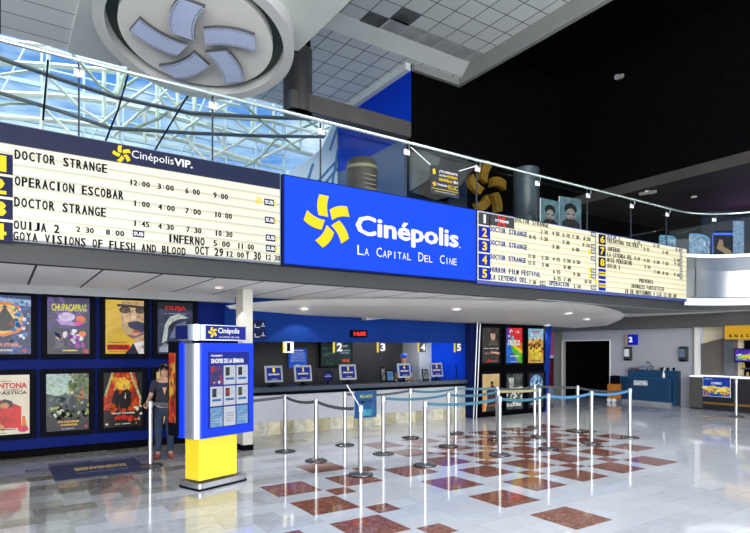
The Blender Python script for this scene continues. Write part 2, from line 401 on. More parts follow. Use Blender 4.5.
# atrium: facade glass and space frame
t = thing('space_frame', 'pale green tubular steel space frame inside the blue atrium', 'truss', (0, 0, 0))
tubw = mat('truss_paint', (.80, .84, .72), .35, var=.08, scale=3)
tubd = mat('truss_shadow_paint', (.07, .085, .08), .4, var=.1, scale=3)  # dark-coloured tubes of the frame
def fp(px, py, y): x, z = on_y(px, py, y); return (x, y, z)
def chord(name, pts, y, r, m, dy=0):
    bm = NB(); tube(bm, [fp(a, b, y+dy*i) for i, (a, b) in enumerate(pts)], r, 8); return obj(name, bm, m, t, smooth=True)
chord('chord', [(-25, 61), (60, 66), (120, 72), (190, 84), (260, 98), (330, 116)], 20.5, .095, tubw)
chord('chord', [(-25, 92), (60, 96), (110, 102), (170, 116), (250, 138), (330, 160)], 20.5, .095, tubw)
chord('chord', [(-25, 115), (60, 121), (110, 127), (180, 140), (260, 163)], 20.5, .085, tubw)
chord('chord', [(-25, 38), (60, 47), (130, 60), (220, 84), (345, 118)], 20.5, .07, tubw)
chord('chord', [(-25, 50), (0, 58), (60, 79), (115, 97), (190, 113), (260, 117), (340, 120)], 18.8, .07, tubd)
chord('chord', [(-25, 86), (0, 93), (60, 111), (110, 128), (190, 133), (260, 136), (335, 137)], 18.8, .06, tubd)
chord('chord', [(130, 100), (200, 116), (270, 121), (340, 139)], 19.6, .06, tubw)
webs = [((50, 28), (47, 80), (40, 140)), ((119, 58), (118, 100), (119, 140)), ((104, 72), (104, 118)), ((157, 82), (157, 140)), ((177, 78), (178, 106)), ((252, 106), (252, 138)), ((300, 112), (300, 148)), ((224, 128), (224, 150)), ((145, 110), (145, 142)), ((196, 90), (190, 150)), ((274, 104), (274, 136))]
for wb in webs: chord('strut', wb, 20.0, .06, tubw)
diag = [((68, 48), (100, 86), (115, 95)), ((48, 76), (80, 108), (108, 125)), ((40, 105), (78, 140)), ((112, 95), (140, 76), (165, 68)), ((100, 124), (130, 100), (152, 84)), ((112, 137), (140, 112), (160, 100)), ((118, 95), (130, 60)), ((150, 75), (175, 104), (190, 118)), ((160, 98), (180, 130), (205, 160)), ((130, 130), (160, 118), (185, 100), (215, 80)), ((170, 140), (200, 118), (235, 100), (262, 92)),
        ((192, 82), (225, 112), (260, 140)), ((232, 92), (262, 122), (300, 150)), ((208, 122), (225, 148)), ((210, 158), (240, 142), (262, 124), (292, 112), (320, 106)), ((240, 170), (262, 156), (275, 140), (298, 130), (325, 118)), ((262, 158), (282, 148), (312, 134), (335, 125)), ((170, 88), (200, 96), (240, 106)), ((282, 104), (310, 122), (335, 140)), ((186, 72), (150, 106), (138, 118)), ((0, 75), (20, 72), (40, 70)), ((-20, 108), (10, 103), (40, 104))]
for i, dg_ in enumerate(diag): chord('diagonal_brace', dg_, 19.4+.25*(i % 4), .05, tubw if i % 3 else mat('truss_green', (.42, .50, .36), .4, var=.1))
for dg_ in [((100, 155), (118, 110), (130, 68)), ((155, 150), (185, 100), (215, 60)), ((48, 60), (43, 120))]: chord('tie_rod', dg_, 18.6, .028, frameblk)
# facade glazing beyond, with mullions
bm = NB(); box(bm, -14, 10.05, 22.0, 22.03, 4, 16)
gm = bpy.data.materials.new('atrium_glass'); gm.use_nodes = True; q = gm.node_tree; q.nodes.clear()
_o = nd(q, 'ShaderNodeOutputMaterial'); _x = nd(q, 'ShaderNodeMixShader'); _a = nd(q, 'ShaderNodeBsdfTransparent'); _g = nd(q, 'ShaderNodeBsdfGlossy')
_a.inputs[0].default_value = (.92, .97, 1, 1); _g.inputs['Roughness'].default_value = .03; _x.inputs[0].default_value = .03
q.links.new(_a.outputs[0], _x.inputs[1]); q.links.new(_g.outputs[0], _x.inputs[2]); q.links.new(_x.outputs[0], _o.inputs[0])
wn1 = struct('window_1', bm, gm)
bm = NB()
for i in range(20): box(bm, -14+i*1.26, -13.93+i*1.26, 21.9, 22.1, 4, 16)
for j in range(16): 
    z = 5+j*.62; box(bm, -14, 10, 21.93, 22.07, z, z+(.14 if j % 2 else .05))
for k in range(9): tube(bm, [(-14+k*3, 21.8, 5), (-10+k*3, 21.8, 15)], .03, 6)
struct('window_frame', bm, mat('mullion_white', (.55, .66, .72), .4, var=.05))
struct('wall_atrium', bx(-14, 10.1, 18.3, 22.2, 4.0, 4.3), greym)
# curved pale cladding at the end of the atrium vault
t = thing('vault_end_panel', 'curved pale panel with blue ribs at the right end of the glass atrium', 'cladding', (0, 0, 0))
out = [(336, 118), (352, 121), (366, 125), (372, 128), (371, 140), (367, 152), (360, 164), (350, 176), (338, 188), (326, 196), (270, 190), (292, 170), (308, 160), (322, 148)]
bm = NB(); prism(bm, [fp(a, b, 17.75) for a, b in out], (0, .2, 0)); obj('panel', bm, mat('pale_blue_cladding', s2l(205, 224, 240), .4, var=.06, scale=1), t)
ribs = [[(357, 124), (355, 136), (345, 152), (330, 168), (312, 188)], [(365, 126), (362, 142), (350, 158), (334, 172), (318, 192)], [(338, 150), (332, 186)], [(313, 164), (306, 186)], [(356, 138), (356, 165)], [(338, 126), (330, 150)]]
for rb in ribs:
    bm = NB(); tube(bm, [fp(a, b, 17.7) for a, b in rb], .045, 6); obj('rib', bm, mat('rib_blue', s2l(60, 120, 180), .4), t)
# ceiling emblem: tilted dish with five film strips
t = thing('ceiling_emblem', 'round recessed white ceiling dish holding five lilac film strips', 'emblem', (3.20, 11.05, 7.80))
t.scale = (.935, .935, .935)
t.rotation_mode = 'QUATERNION'
from mathutils import Quaternion
t.rotation_quaternion = Quaternion((RT[0], RT[1], 0), math.radians(-10))
bm = NB()
n = 64
def annulus(bm, prof, n=64):
    rings = [[bm.verts.new((r*math.cos(2*PI*k/n), r*math.sin(2*PI*k/n), z)) for k in range(n)] for r, z in prof]
    for i in range(len(rings)):
        a = rings[i]; b = rings[(i+1) % len(rings)]
        for k in range(n): bm.faces.new((a[k], a[(k+1) % n], b[(k+1) % n], b[k]))
    return bm
annulus(bm, [(1.76, -.04), (1.98, -.04), (1.98, .35), (1.92, .6), (1.76, .6)]); obj('outer_ring', bm, mat('emblem_grey', (.46, .47, .46), .5, var=.05, scale=1), t, smooth=True)
annulus_bm = NB(); annulus(annulus_bm, [(1.45, .2), (1.8, .2), (1.8, .3), (1.45, .3)]); obj('recess', annulus_bm, mat('recess_green', (.02, .035, .03), .35, var=.3, scale=1), t)
bm = NB(); lathe(bm, [(1.53, .02), (1.53, .25)], n=64); obj('dish', bm, mat('dish_white', (.62, .61, .58), .5, var=.05, scale=1), t, smooth=False)
lil = mat('lilac_film', s2l(176, 186, 214), .35, var=.06, scale=3); dark = mat('strip_edge', (.05, .055, .06), .4)
for k in range(5):
    th = math.radians(164+72*k); d = th+math.radians(29)
    bm = NB(); u = (math.cos(d), math.sin(d)); v = (-u[1], u[0]); c = (.77*math.cos(th), .77*math.sin(th))
    def P(a, b, z): b = b-.10*(1-(a/.5)**2)+.05; return (c[0]+a*u[0]+b*v[0], c[1]+a*u[1]+b*v[1], z)
    N = 6; pts = [P(-.5+i/N, .235, -.17) for i in range(N+1)]+[P(.5-i/N, -.235, -.17) for i in range(N+1)]
    prism(bm, pts, (0, 0, .07)); so = obj('film_strip', bm, [lil, dark], t)
    for f in so.data.polygons:
        if f.normal.z > -.5: f.material_index = 1
    bm = NB()
    for s in (-1, 1):
        for i in range(15):
            a = -.47+i*.067; p0 = P(a, s*.2-.012, -.172); p1 = P(a+.032, s*.2-.012, -.172); p2 = P(a+.032, s*.2+.012, -.172); p3 = P(a, s*.2+.012, -.172)
            bm.faces.new([bm.verts.new(x) for x in (p0, p1, p2, p3)])
    obj('perforation', bm, dark, so)
    bm = NB()
    for a in (-.28, .28): q0 = P(a, 0, -.08); tube(bm, [q0, (q0[0], q0[1], .05)], .02, 6)
    obj('standoff', bm, frameblk, so)

# ---------------------------------------------------------------- glass balustrade on the mezzanine
t = thing('glass_balustrade', 'frameless glass balustrade with steel handrail along the mezzanine edge', 'balustrade', (0, 0, 0))
clear = bpy.data.materials.new('clear_glass'); clear.use_nodes = True; q = clear.node_tree; q.nodes.clear()
_o = nd(q, 'ShaderNodeOutputMaterial'); _x = nd(q, 'ShaderNodeMixShader'); _a = nd(q, 'ShaderNodeBsdfTransparent'); _g = nd(q, 'ShaderNodeBsdfGlossy')
_a.inputs[0].default_value = (.93, .97, .95, 1); _g.inputs['Roughness'].default_value = .02; _x.inputs[0].default_value = .022
q.links.new(_a.outputs[0], _x.inputs[1]); q.links.new(_g.outputs[0], _x.inputs[2]); q.links.new(_x.outputs[0], _o.inputs[0])
posts = [-6.09, -4.36, -2.63, -.89, .84, 2.57, 4.34, 6.07, 7.80, 9.54, 11.27, 13.0, 14.6]
def glass(name, a, b):
    bm = NB(); v = Vector((b[0]-a[0], b[1]-a[1], 0)).normalized(); nrm = Vector((-v.y, v.x, 0))*.012
    a = Vector((*a, 4.32))+v*.012; b = Vector((*b, 4.32))-v*.012
    prism(bm, [a, b, b+Vector((0, 0, 1.24)), a+Vector((0, 0, 1.24))], nrm); return obj(name, bm, clear, t)
for a, b in zip(posts, posts[1:]): glass('glass_panel', (a, 8.16), (b, 8.16))
ep = [p for p in edge_path(-.05) if p[0] >= 15.0]
gp = [(14.6, 8.16)]+[ep[0], ep[3], ep[6], ep[9], ep[10], ep[11]]
for a, b in zip(gp, gp[1:]): glass('glass_panel', a, b)
bm = NB(); tube(bm, [(x, y, 5.46) for x, y in edge_path(.10, n=14)], .028, 12); obj('handrail', bm, mat('rail_steel', (.78, .88, .82), .22, .9, var=.04), t, smooth=True)
seam = posts[1:]+[]
for xx in seam+[None, None, None]:
    pass
def bracket(x, y, ang):
    bm = NB(); box(bm, -.06, .06, -.03, .0, 5.28, 5.375); o1 = obj('bracket', bm, whitep, t, bevel=.004); o1.location = (x, y, 0); o1.rotation_euler.z = ang
    bm = NB(); tube(bm, [(0, -.03, 5.34), (0, -.09, 5.36), (0, -.09, 5.44)], .009, 6); o2 = obj('rail_arm', bm, steel, t, smooth=True); o2.location = (x, y, 0); o2.rotation_euler.z = ang
    bm = NB(); box(bm, -.011, .011, -.0, .02, 4.32, 5.5); o3 = obj('seam_post', bm, mat('seam_dark', (.02, .025, .03), .3), t); o3.location = (x, y, 0); o3.rotation_euler.z = ang
for x in seam: bracket(x, 8.14, 0)
for i, an in ((4, -25), (8, -65)):
    p = edge_path(-.03)[5+i]; bracket(p[0], p[1], math.radians(an))
# metallic cladding round the curved end of the mezzanine
bm = NB()
for o0, z0, o1, z1 in ((.10, 3.2, .12, 3.9), (.12, 3.9, .08, 4.26), (.08, 4.26, 0, 4.3)): sweep(bm, o0, z0, o1, z1, xmin=15.2)
o = struct('trim_12', bm, mat('satin_aluminium', (.26, .27, .27), .3, .9, var=.05, scale=1), smooth=True)
for k, i in ((0, 2),):
    p = edge_path(.13)[5+i]; q_ = edge_path(.13)[5+i]
    bm = NB(); tube(bm, [(p[0], p[1], 3.2), (p[0], p[1], 4.26)], .008, 6); struct('trim_13', bm, frameblk)
bm = NB()
for o0, z0, o1, z1 in ((.10, 4.27, .10, 4.36), (.10, 4.36, -.3, 4.38), (.10, 4.27, -.3, 4.27)): sweep(bm, o0, z0, o1, z1, xmin=15.2)
struct('trim_14', bm, white)

# ---------------------------------------------------------------- marquee boards
YB = 8.0    # face plane of the boards (lettering sits just in front)
def ax(px, py): return on_y(px, py, YB)
def dd(px): a = (px-375)/F; return YB/(FW[1]+RT[1]*a)
def line_on(bm, s, px0, px1, py0, hp, mi=0, off=.03, wf=.72):
    x0, z0 = ax(px0, py0); x1, _ = ax(px1, py0); row(bm, s, x0, x1, z0, hp*dd(px0)/F, -.006, mi, off, wf)
def words(s_, x0, x1, zc, h, m_, parent, wf=.8):
    p = (x1-x0)/len(s_); i = 0
    for w_ in s_.split(' '):
        if w_:
            bm = NB(); row(bm, w_, x0+i*p, x0+(i+len(w_))*p, zc, h, -.006, 0, .03, wf); obj('film_title', bm, m_, parent)
        i += len(w_)+1
face = bpy.data.materials.new('letter_track_panel'); face.use_nodes = True; q = face.node_tree; p_ = q.nodes['Principled BSDF']
tc = nd(q, 'ShaderNodeTexCoord'); wv = nd(q, 'ShaderNodeSeparateXYZ'); q.links.new(tc.outputs['Object'], wv.inputs[0])
m1 = nd(q, 'ShaderNodeMath', operation='MULTIPLY'); m1.inputs[1].default_value = 1/.125; q.links.new(wv.outputs[2], m1.inputs[0])
m2 = nd(q, 'ShaderNodeMath', operation='FRACT'); q.links.new(m1.outputs[0], m2.inputs[0])
nz = nd(q, 'ShaderNodeTexNoise'); nz.inputs['Scale'].default_value = 1.6; q.links.new(tc.outputs['Object'], nz.inputs['Vector'])
rr = nd(q, 'ShaderNodeValToRGB'); e = rr.color_ramp.elements; e[0].position = .0; e[0].color = (*s2l(186, 182, 158), 1); e[1].position = .2; e[1].color = (*s2l(250, 249, 232), 1)
x_ = e.new(.8); x_.color = (*s2l(244, 240, 214), 1); x_ = e.new(1.0); x_.color = (*s2l(205, 198, 165), 1)
q.links.new(m2.outputs[0], rr.inputs[0]); q.links.new(rr.outputs[0], p_.inputs['Emission Color']); p_.inputs['Emission Strength'].default_value = .54
p_.inputs['Base Color'].default_value = (.10, .10, .08, 1); p_.inputs['Roughness'].default_value = .3
ink = mat('black_letter', (.012, .012, .014), .4); inkb = mat('blue_letter', (.015, .06, .42), .4)
tile_navy = mat('number_tile_navy', s2l(16, 20, 52), .5, spec=.1); tile_blue = mat('number_tile_blue', s2l(10, 26, 130), .5, spec=.1)
whitel = mat('white_letter', (.9, .9, .9), .4, emit=.9)
face_r = face.copy(); face_r.name = 'letter_track_panel_warm'
for n_ in face_r.node_tree.nodes:
    if n_.type == 'VALTORGB':
        for el, c_ in zip(n_.color_ramp.elements, ((205, 190, 120), (251, 248, 222), (248, 242, 196), (218, 204, 140))): el.color = (*s2l(*c_), 1)
# left board
t = thing('marquee_board', 'long lit cinema listing board with navy header at left of the blue sign', 'sign', (0, YB, 0))
XL0, XL1 = -1.2, 3.56
obj('frame', bx(XL0-.03, XL1+.02, .012, .12, 3.09, 4.49), mat('board_frame', (.09, .10, .13), .4), t)
obj('letter_panel', bx(XL0, XL1, 0, .012, 3.12, 4.235), face, t)
obj('header', bx(XL0, XL1, -.004, .012, 4.245, 4.475), mat('header_slate', s2l(52, 60, 98), .35, emit=.35, var=.03), t)
bm = NB()
x0, z0 = ax(132, 160); x1, z1 = ax(173, 160)
text(bm, 'Cinépolis', *[ax(131.5, 158)[0], ax(173.5, 158)[0]], 4.295, 4.43, -.01, off=.0); obj('header_lettering', bm, whitel, t)
bm = NB(); text(bm, 'VIP.', ax(174, 158)[0], ax(192.5, 158)[0], 4.32, 4.425, -.01, off=.035); obj('header_lettering', bm, whitel, t)
bm = NB(); cx_, cz_ = ax(122, 153.5); star(bm, cx_, 4.35, .115, -.012, -.004); obj('header_star', bm, yellowp, t)
for i, ch in enumerate('1234'):
    zc = 3.99-.268*i; bm = NB(); box(bm, -.2, .125, -.008, .0, zc-.118, zc+.118); o = obj('number_tile', bm, tile_navy, t)
    bm = NB(); text(bm, ch, -.13 if ch != '1' else -.06, .06, zc-.095, zc+.095, -.012, off=.04); obj('numeral', bm, yellowp, o)
rowsL = [('DOCTOR STRANGE', 14, 107.5, 154.0, 9.5), ('OPERACION ESCOBAR', 14, 124, 180.5, 9.5), ('DOCTOR STRANGE', 13.5, 106.5, 201.5, 9.5), ('OUIJA 2', 13, 60, 224.5, 9.0), ('GOYA VISIONS OF FLESH AND BLOOD', 12.5, 186, 235.6, 9.0)]
for r_ in rowsL:
    x0, z0 = ax(r_[1], r_[3]); words(r_[0], x0, ax(r_[2], r_[3])[0], z0, r_[4]*dd(r_[1])/F, ink, t, .74)
timesL = [('12:00', 129, 150, 182.0), ('3:00', 157, 174, 186), ('6:00', 185, 200, 190.5), ('9:00', 213, 228, 195), ('1:00', 133, 150, 203), ('4:00', 158, 175, 206.7), ('7:00', 185, 201, 210.5), ('10:00', 214, 232, 214.2),
          ('1:45', 133, 149.5, 223), ('4:30', 158, 174, 226), ('7:30', 186, 201.5, 229.4), ('10:30', 214.5, 232.5, 232.8), ('2:30', 76, 94, 229), ('8:00', 105.5, 124.5, 232), ('5:00', 213, 230, 243), ('11:00', 237, 254, 245.7), ('12:00', 225.5, 244, 253.6), ('12:30', 265, 280, 257)]
for s, a, b, c in timesL:
    bm = NB(); line_on(bm, s, a, b, c, 5.6, off=.05, wf=.8); obj('show_time', bm, ink, t)
for s, a, b, c, h in [('INFERNO', 167.5, 205, 238, 8.2), ('OCT 29', 194.5, 223.5, 250, 8.2), ('Y 30', 245.5, 261, 255, 8)]:
    x0, z0 = ax(a, c); words(s, x0, ax(b, c)[0], z0, h*dd(a)/F, ink, t, .74)
def sub_tile(cx, cy, wpx, hpx, parent, yel=True, col=None):
    x, z = ax(cx, cy); k = dd(cx)/F; wx = (ax(cx+wpx/2, cy)[0]-ax(cx-wpx/2, cy)[0])/2; hz = hpx*k/2
    bm = NB(); box(bm, x-wx, x+wx, -.006, 0, z-hz, z+hz); o = obj('subtitle_tile', bm, col or tile_navy, parent)
    bm = NB(); text(bm, 'SUB', x-wx*.85, x+wx*.85, z-hz*.6, z+hz*.6, -.009, off=.04); obj('tile_lettering', bm, whitel, o)
    if yel:
        bm = NB(); box(bm, x+wx*1.1, x+wx*1.4, -.006, 0, z-hz*.8, z+hz*.8); obj('tile_marker', bm, yellowp, parent)
for a, b in ((269, 202.4), (269.6, 220.3), (270.4, 238), (270.5, 248.6)): sub_tile(a, b, 9.5, 6.5, t)
sub_tile(138.5, 234, 11.5, 6.5, t, False)
bm = NB(); x, z = ax(259.5, 200.8); text(bm, '3D', x-.06, x+.05, z-.05, z+.05, -.008, off=.05); obj('format_mark', bm, mat('yellow_mark', s2l(190, 160, 20), .4), t)
# central blue sign
t = thing('logo_sign', 'bright blue illuminated sign reading La Capital Del Cine with yellow star', 'sign', (0, YB, 0))
XC0, XC1 = ax(283.5, 200)[0], ax(476.5, 240)[0]
obj('frame', bx(XC0-.01, XC1+.01, .012, .13, 3.09, 4.49), navyd, t)
obj('light_panel', bx(XC0+.02, XC1-.02, 0, .012, 3.12, 4.47), mat('blue_lightbox', s2l(0, 66, 236), .6, emit=1.1, var=.05, scale=.9), t)
cx_, cz_ = ax(328.3, 221); bm = NB(); star(bm, cx_, cz_-.01, .43, -.02, -.001); obj('star_emblem', bm, yellowp, t)
bm = NB()
for k in range(1):
    star(bm, cx_+.01, cz_-.017, .44, -.006, -.0005)
obj('star_outline', bm, mat('outline_dark', (.01, .02, .08), .4), t)
bm = NB(); xa = ax(356, 230)[0]; xb = ax(457.5, 240)[0]; zb = on_y(357, 237, YB)[1]
for q1, q2 in ((-.016, 0), (-.008, .008), (0, -.008), (.008, .008), (.016, 0)): text(bm, 'Cinépolis', xa+q1, xb+q1, 3.61+q2, 4.03+q2, -.012-abs(q1)*.02, off=.008)
text(bm, '.', xb+.03, xb+.06, 3.70, 3.73, -.012, off=.01)
obj('brand_lettering', bm, whitel, t)
bm = NB(); xs = [ax(p, 250)[0] for p in (357, 369.5, 376, 411.5, 418, 433, 439.5, 457)]
def smallcap(bm, s, x0, x1, z0, z1, y):
    p = (x1-x0)/(len(s)+.25); w0 = p*1.1
    text(bm, s[0], x0, x0+w0, z0, z1, y, off=.0)
    for i, ch in enumerate(s[1:]):
        a = x0+w0+p*.18+i*p; ww = p*.78
        if ch == 'I': a += ww*.4; ww *= .22
        text(bm, ch, a, a+ww, z0, z0+(z1-z0)*.76, y, off=.0)
for s, i in (('LA', 0), ('CAPITAL', 2), ('DEL', 4), ('CINE', 6)): smallcap(bm, s, xs[i], xs[i+1], 3.37, 3.53, -.012)
obj('slogan_lettering', bm, whitel, t)
# right board
t = thing('marquee_board', 'long lit listing board numbered 1 to 8, right of the blue sign', 'sign', (0, YB, 0))
XR0, XR1 = ax(477.5, 240)[0], ax(686.5, 270)[0]
obj('frame', bx(XR0-.0, XR1+.03, .012, .12, 3.07, 4.49), mat('board_frame_blue', (.01, .03, .2), .35), t)
obj('letter_panel', bx(XR0+.01, XR1, 0, .012, 3.14, 4.47), face_r, t)
bm = NB(); obj('panel_joint', bx(*[ax(595.5, 260)[0]+d for d in (-.02, .02)], -.004, 0, 3.14, 4.47), mat('joint', (.2, .2, .18), .4), t)
X0 = ax(482.5, 240)[0]
for i in range(5):
    zc = 4.47-.135-.266*i; bm = NB(); box(bm, XR0+.025, XR0+.335, -.008, 0, zc-.118, zc+.118); o = obj('number_tile', bm, tile_blue if i else ink, t)
    bm = NB(); cxx = XR0+.18; text(bm, '12345'[i], cxx-(.03 if i == 0 else .065), cxx+(.03 if i == 0 else .065), zc-.085, zc+.085, -.012, off=.03); obj('numeral', bm, yellowp if i else whitel, o)
XC = ax(602, 250)[0]
for i in range(5):
    zc = 4.47-.135-.266*i; bm = NB(); box(bm, XC-.13, XC+.13, -.008, 0, zc-.118, zc+.118); o = obj('number_tile', bm, tile_navy if i < 3 else tile_blue, t)
    bm = NB()
    if i < 3: text(bm, '678'[i], XC-.08, XC+.08, zc-.085, zc+.085, -.012, off=.03)
    else: box(bm, XC-.12, XC+.12, -.012, -.009, zc-.045, zc-.005); box(bm, XC-.12, XC+.12, -.012, -.009, zc+.02, zc+.05)
    obj('numeral', bm, yellowp, o)
xa, xb = ax(489, 220)[0], ax(514, 220)[0]
o = obj('format_card', bx(xa, xb, -.008, 0, 4.235, 4.455), ink, t)
bm = NB(); text(bm, 'X', xa+.2, xa+.47, 4.25, 4.44, -.011, off=.05); obj('format_symbol', bm, glow(230, 30, 30, .9), o)
bm = NB(); text(bm, 'XTREME', xa+.14, xa+.54, 4.32, 4.37, -.014, off=.03); obj('format_lettering', bm, whitel, o)
def linez(bm, s, px0, px1, zc, h, mi=0, off=.05, wf=.8): row(bm, s, ax(px0, 240)[0], ax(px1, 240)[0], zc, h, -.006, mi, off, wf)
def tz(px, py): return ax(px, py)[1]
titles = [('DOCTOR STRANGE', 514.6, 548.5, 222.2, ink), ('DOCTOR STRANGE', 489, 527, 231.6, inkb), ('DOCTOR STRANGE', 489, 527, 244.8, inkb), ('DOCTOR STRANGE', 489.4, 526, 258.5, inkb), ('HORROR FILM FESTIVAL', 490, 540.5, 272, inkb), ('LA LEYENDA DEL', 490, 527, 278.6, inkb), ('OPERACION', 548.6, 569, 283.8, inkb),
          ('OUIJA 2', 606.5, 620, 237, inkb), ('TREINTONA SOLTERA Y', 606.5, 642, 243.5, ink), ('INFERNO', 607, 620, 249.6, ink), ('LA LEYENDA DEL', 607, 632, 256, ink), ('MISS PEREGRINE', 607, 632, 261.5, ink), ('OUIJA 2', 607, 620, 266.5, ink), ('PREVENTA', 639, 653, 281.3, ink), ('ANIMALES FANTASTICOS', 631, 664, 287.5, ink), ('18 DE NOVIEMBRE A LAS 12:00 AM', 624.5, 676, 293.5, ink)]
for s, a, b, c, m_ in titles:
    words(s, ax(a, 240)[0], ax(b, 240)[0], tz((a+b)/2, c), .105, m_, t)
def tcrop(l, ox, oy, s, w, m_=ink):
    for tx, a, b in l:
        px, py = ox+a/s, oy+b/s; bm = NB(); linez(bm, tx, px-w, px+w, tz(px, py), .085, off=.07, wf=.95); obj('show_time', bm, m_, t)
tcrop([('2:10', 415, 152), ('4:50', 480, 160), ('6:10', 538, 170), ('7:30', 592, 180), ('8:50', 655, 190), ('10:45', 348, 180), ('1:20', 415, 190), ('5:30', 538, 210), ('9:10', 650, 226), ('3:30', 480, 235), ('6:00', 592, 250), ('11:50', 345, 288), ('2:20', 420, 297), ('4:15', 483, 305), ('5:20', 543, 313), ('6:50', 597, 320), ('12:15', 345, 325), ('3:40', 422, 337), ('8:40', 545, 350), ('6:15', 485, 375), ('9:30', 598, 390), ('6:15', 488, 413), ('7:40', 545, 420), ('10:10', 660, 430), ('7:30', 350, 433), ('2:10', 600, 457)], 470, 205, 5.608, 3.6)
tcrop([('1:10', 355, 110), ('6:10', 477, 130), ('8:30', 615, 158), ('3:15', 413, 152), ('5:45', 533, 172), ('12:40', 355, 210), ('4:20', 415, 222), ('6:30', 478, 232), ('7:50', 533, 240), ('9:20', 607, 245), ('5:10', 420, 262), ('7:00', 480, 295), ('8:10', 533, 303), ('9:45', 605, 313), ('2:50', 605, 220)], 580, 225, 6.25, 3.0)
for a, b in ((690, 165), (690, 232), (690, 262), (690, 300), (690, 368), (690, 400), (690, 463)): sub_tile(470+a/5.608, 205+b/5.608, 4.5, 4.3, t, False, ink)
sub_tile(470+407/5.608, 205+440/5.608, 5.5, 4.3, t, False, ink)
for j in range(7): sub_tile(580+632/6.25, 225+(160+28*j)/6.25, 2.6, 3.4, t, False, ink)
for a, b in ((668, 265), (672, 365), (672, 398), (706, 430)):
    x, z = ax(470+a/5.608, 205+b/5.608); bm = NB(); box(bm, x-.04, x+.03, -.006, 0, z-.05, z+.05); obj('tile_marker', bm, yellowp, t)

# ---------------------------------------------------------------- walls on the ground floor
struct('wall_posters', bx(-9, 3.75, 11.1, 11.3, 0, 2.86), navy)
struct('baseboard_left', bx(-9, 3.6, 11.02, 11.1, 0, .12), black)
struct('wall_booth_back', bx(3.75, 10.3, 13.4, 13.6, 0, 2.86), mat('booth_black', (.012, .011, .012), .5, var=.3, scale=2))
struct('wall_booth_left', bx(3.65, 3.75, 11.3, 13.4, 0, 2.86), black)
# header over the ticket windows
struct('wall_booth_header', bx(3.75, 10.35, 11.1, 11.25, 1.955, 2.86), mat('header_navy', (.004, .024, .15), .5, spec=.05, var=.1, scale=1))
struct('wall_booth_right', bx(10.3, 10.42, 10.95, 13.4, 0, 2.86), royalw)
# grey pier and lit blue wall seen through windows 4 and 5
struct('wall_booth_pier', bx(on_y(419.5, 360, 12.6)[0], on_y(441, 360, 12.6)[0], 12.6, 13.4, 0, 2.86), mat('grey_pier', (.30, .32, .34), .6, var=.05))
struct('wall_booth_blue', bx(on_y(441, 360, 12.6)[0], 10.3, 12.6, 12.7, 0, 2.86), mat('bright_blue_wall', (.01, .05, .75), .45, var=.05))
struct('ceiling_booth', bx(3.75, 10.3, 11.25, 13.4, 2.5, 2.6), black)
area('booth_lamp', (9.4, 11.9, 2.45), (math.radians(25), 0, 0), .5, .3, 22, (.9, .95, 1))
# counter
t = thing('ticket_counter', 'long ticket counter with white front, marble base and dark worktop', 'counter', (3.75, 11.1, 0))
L_ = 10.3-3.75
obj('front_panel', bx(0, L_, 0, .08, .27, .83), mat('counter_white', (.40, .41, .44), .35, var=.03), t)
bm = NB()
for i in range(22): box(bm, i*.3, i*.3+.296, -.02, .08, 0, .27, i % 3)
obj('marble_plinth', bm, [mat('plinth_cream', s2l(196, 188, 158), .15, var=.25, scale=6), mat('plinth_tan', s2l(150, 142, 112), .15, var=.3, scale=5), mat('plinth_grey', s2l(176, 172, 156), .15, var=.3, scale=7)], t)
obj('worktop', bx(-.02, L_, -.12, .62, .90, 1.0), mat('worktop_dark', (.03, .04, .055), .2, var=.1), t, bevel=.01)
obj('apron', bx(0, L_, -.05, .1, .83, .90), frameblk, t)
obj('inner_shelf', bx(0, L_, .08, .6, .70, .74), frameblk, t)
# cream pier standing between kiosk and counter
struct('wall_pier', bx(3.57, 3.75, 9.6, 9.95, .1, 2.86), cream)
struct('baseboard_pier', bx(3.56, 3.76, 9.59, 9.96, 0, .1), black)

# ---------------------------------------------------------------- posters
def noise_print(name, cols, scale=3, e=.85, dist=1.5):
    if name in MATS: return MATS[name]
    m = bpy.data.materials.new(name); m.use_nodes = True; t_ = m.node_tree; p = t_.nodes['Principled BSDF']; L = t_.links.new
    tc = nd(t_, 'ShaderNodeTexCoord'); nz = nd(t_, 'ShaderNodeTexNoise'); nz.inputs['Scale'].default_value = scale; nz.inputs['Detail'].default_value = 8
    nz.inputs['Distortion'].default_value = dist; nz.inputs['Roughness'].default_value = .65; L(tc.outputs['Object'], nz.inputs['Vector'])
    r = nd(t_, 'ShaderNodeValToRGB'); n_ = len(cols); els = r.color_ramp.elements
    for i, c in enumerate(cols):
        pos = .3+.4*i/max(1, n_-1)
        el = els[i] if i < 2 else els.new(pos)
        el.position = pos; el.color = (*s2l(*c), 1)
    if n_ > 2:
        for i, c in enumerate(cols): pass
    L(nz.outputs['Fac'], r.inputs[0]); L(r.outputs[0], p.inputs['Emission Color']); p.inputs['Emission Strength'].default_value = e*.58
    p.inputs['Base Color'].default_value = (.01, .01, .01, 1); p.inputs['Roughness'].default_value = .2; p.inputs['Specular IOR Level'].default_value = .12
    MATS[name] = m; return m
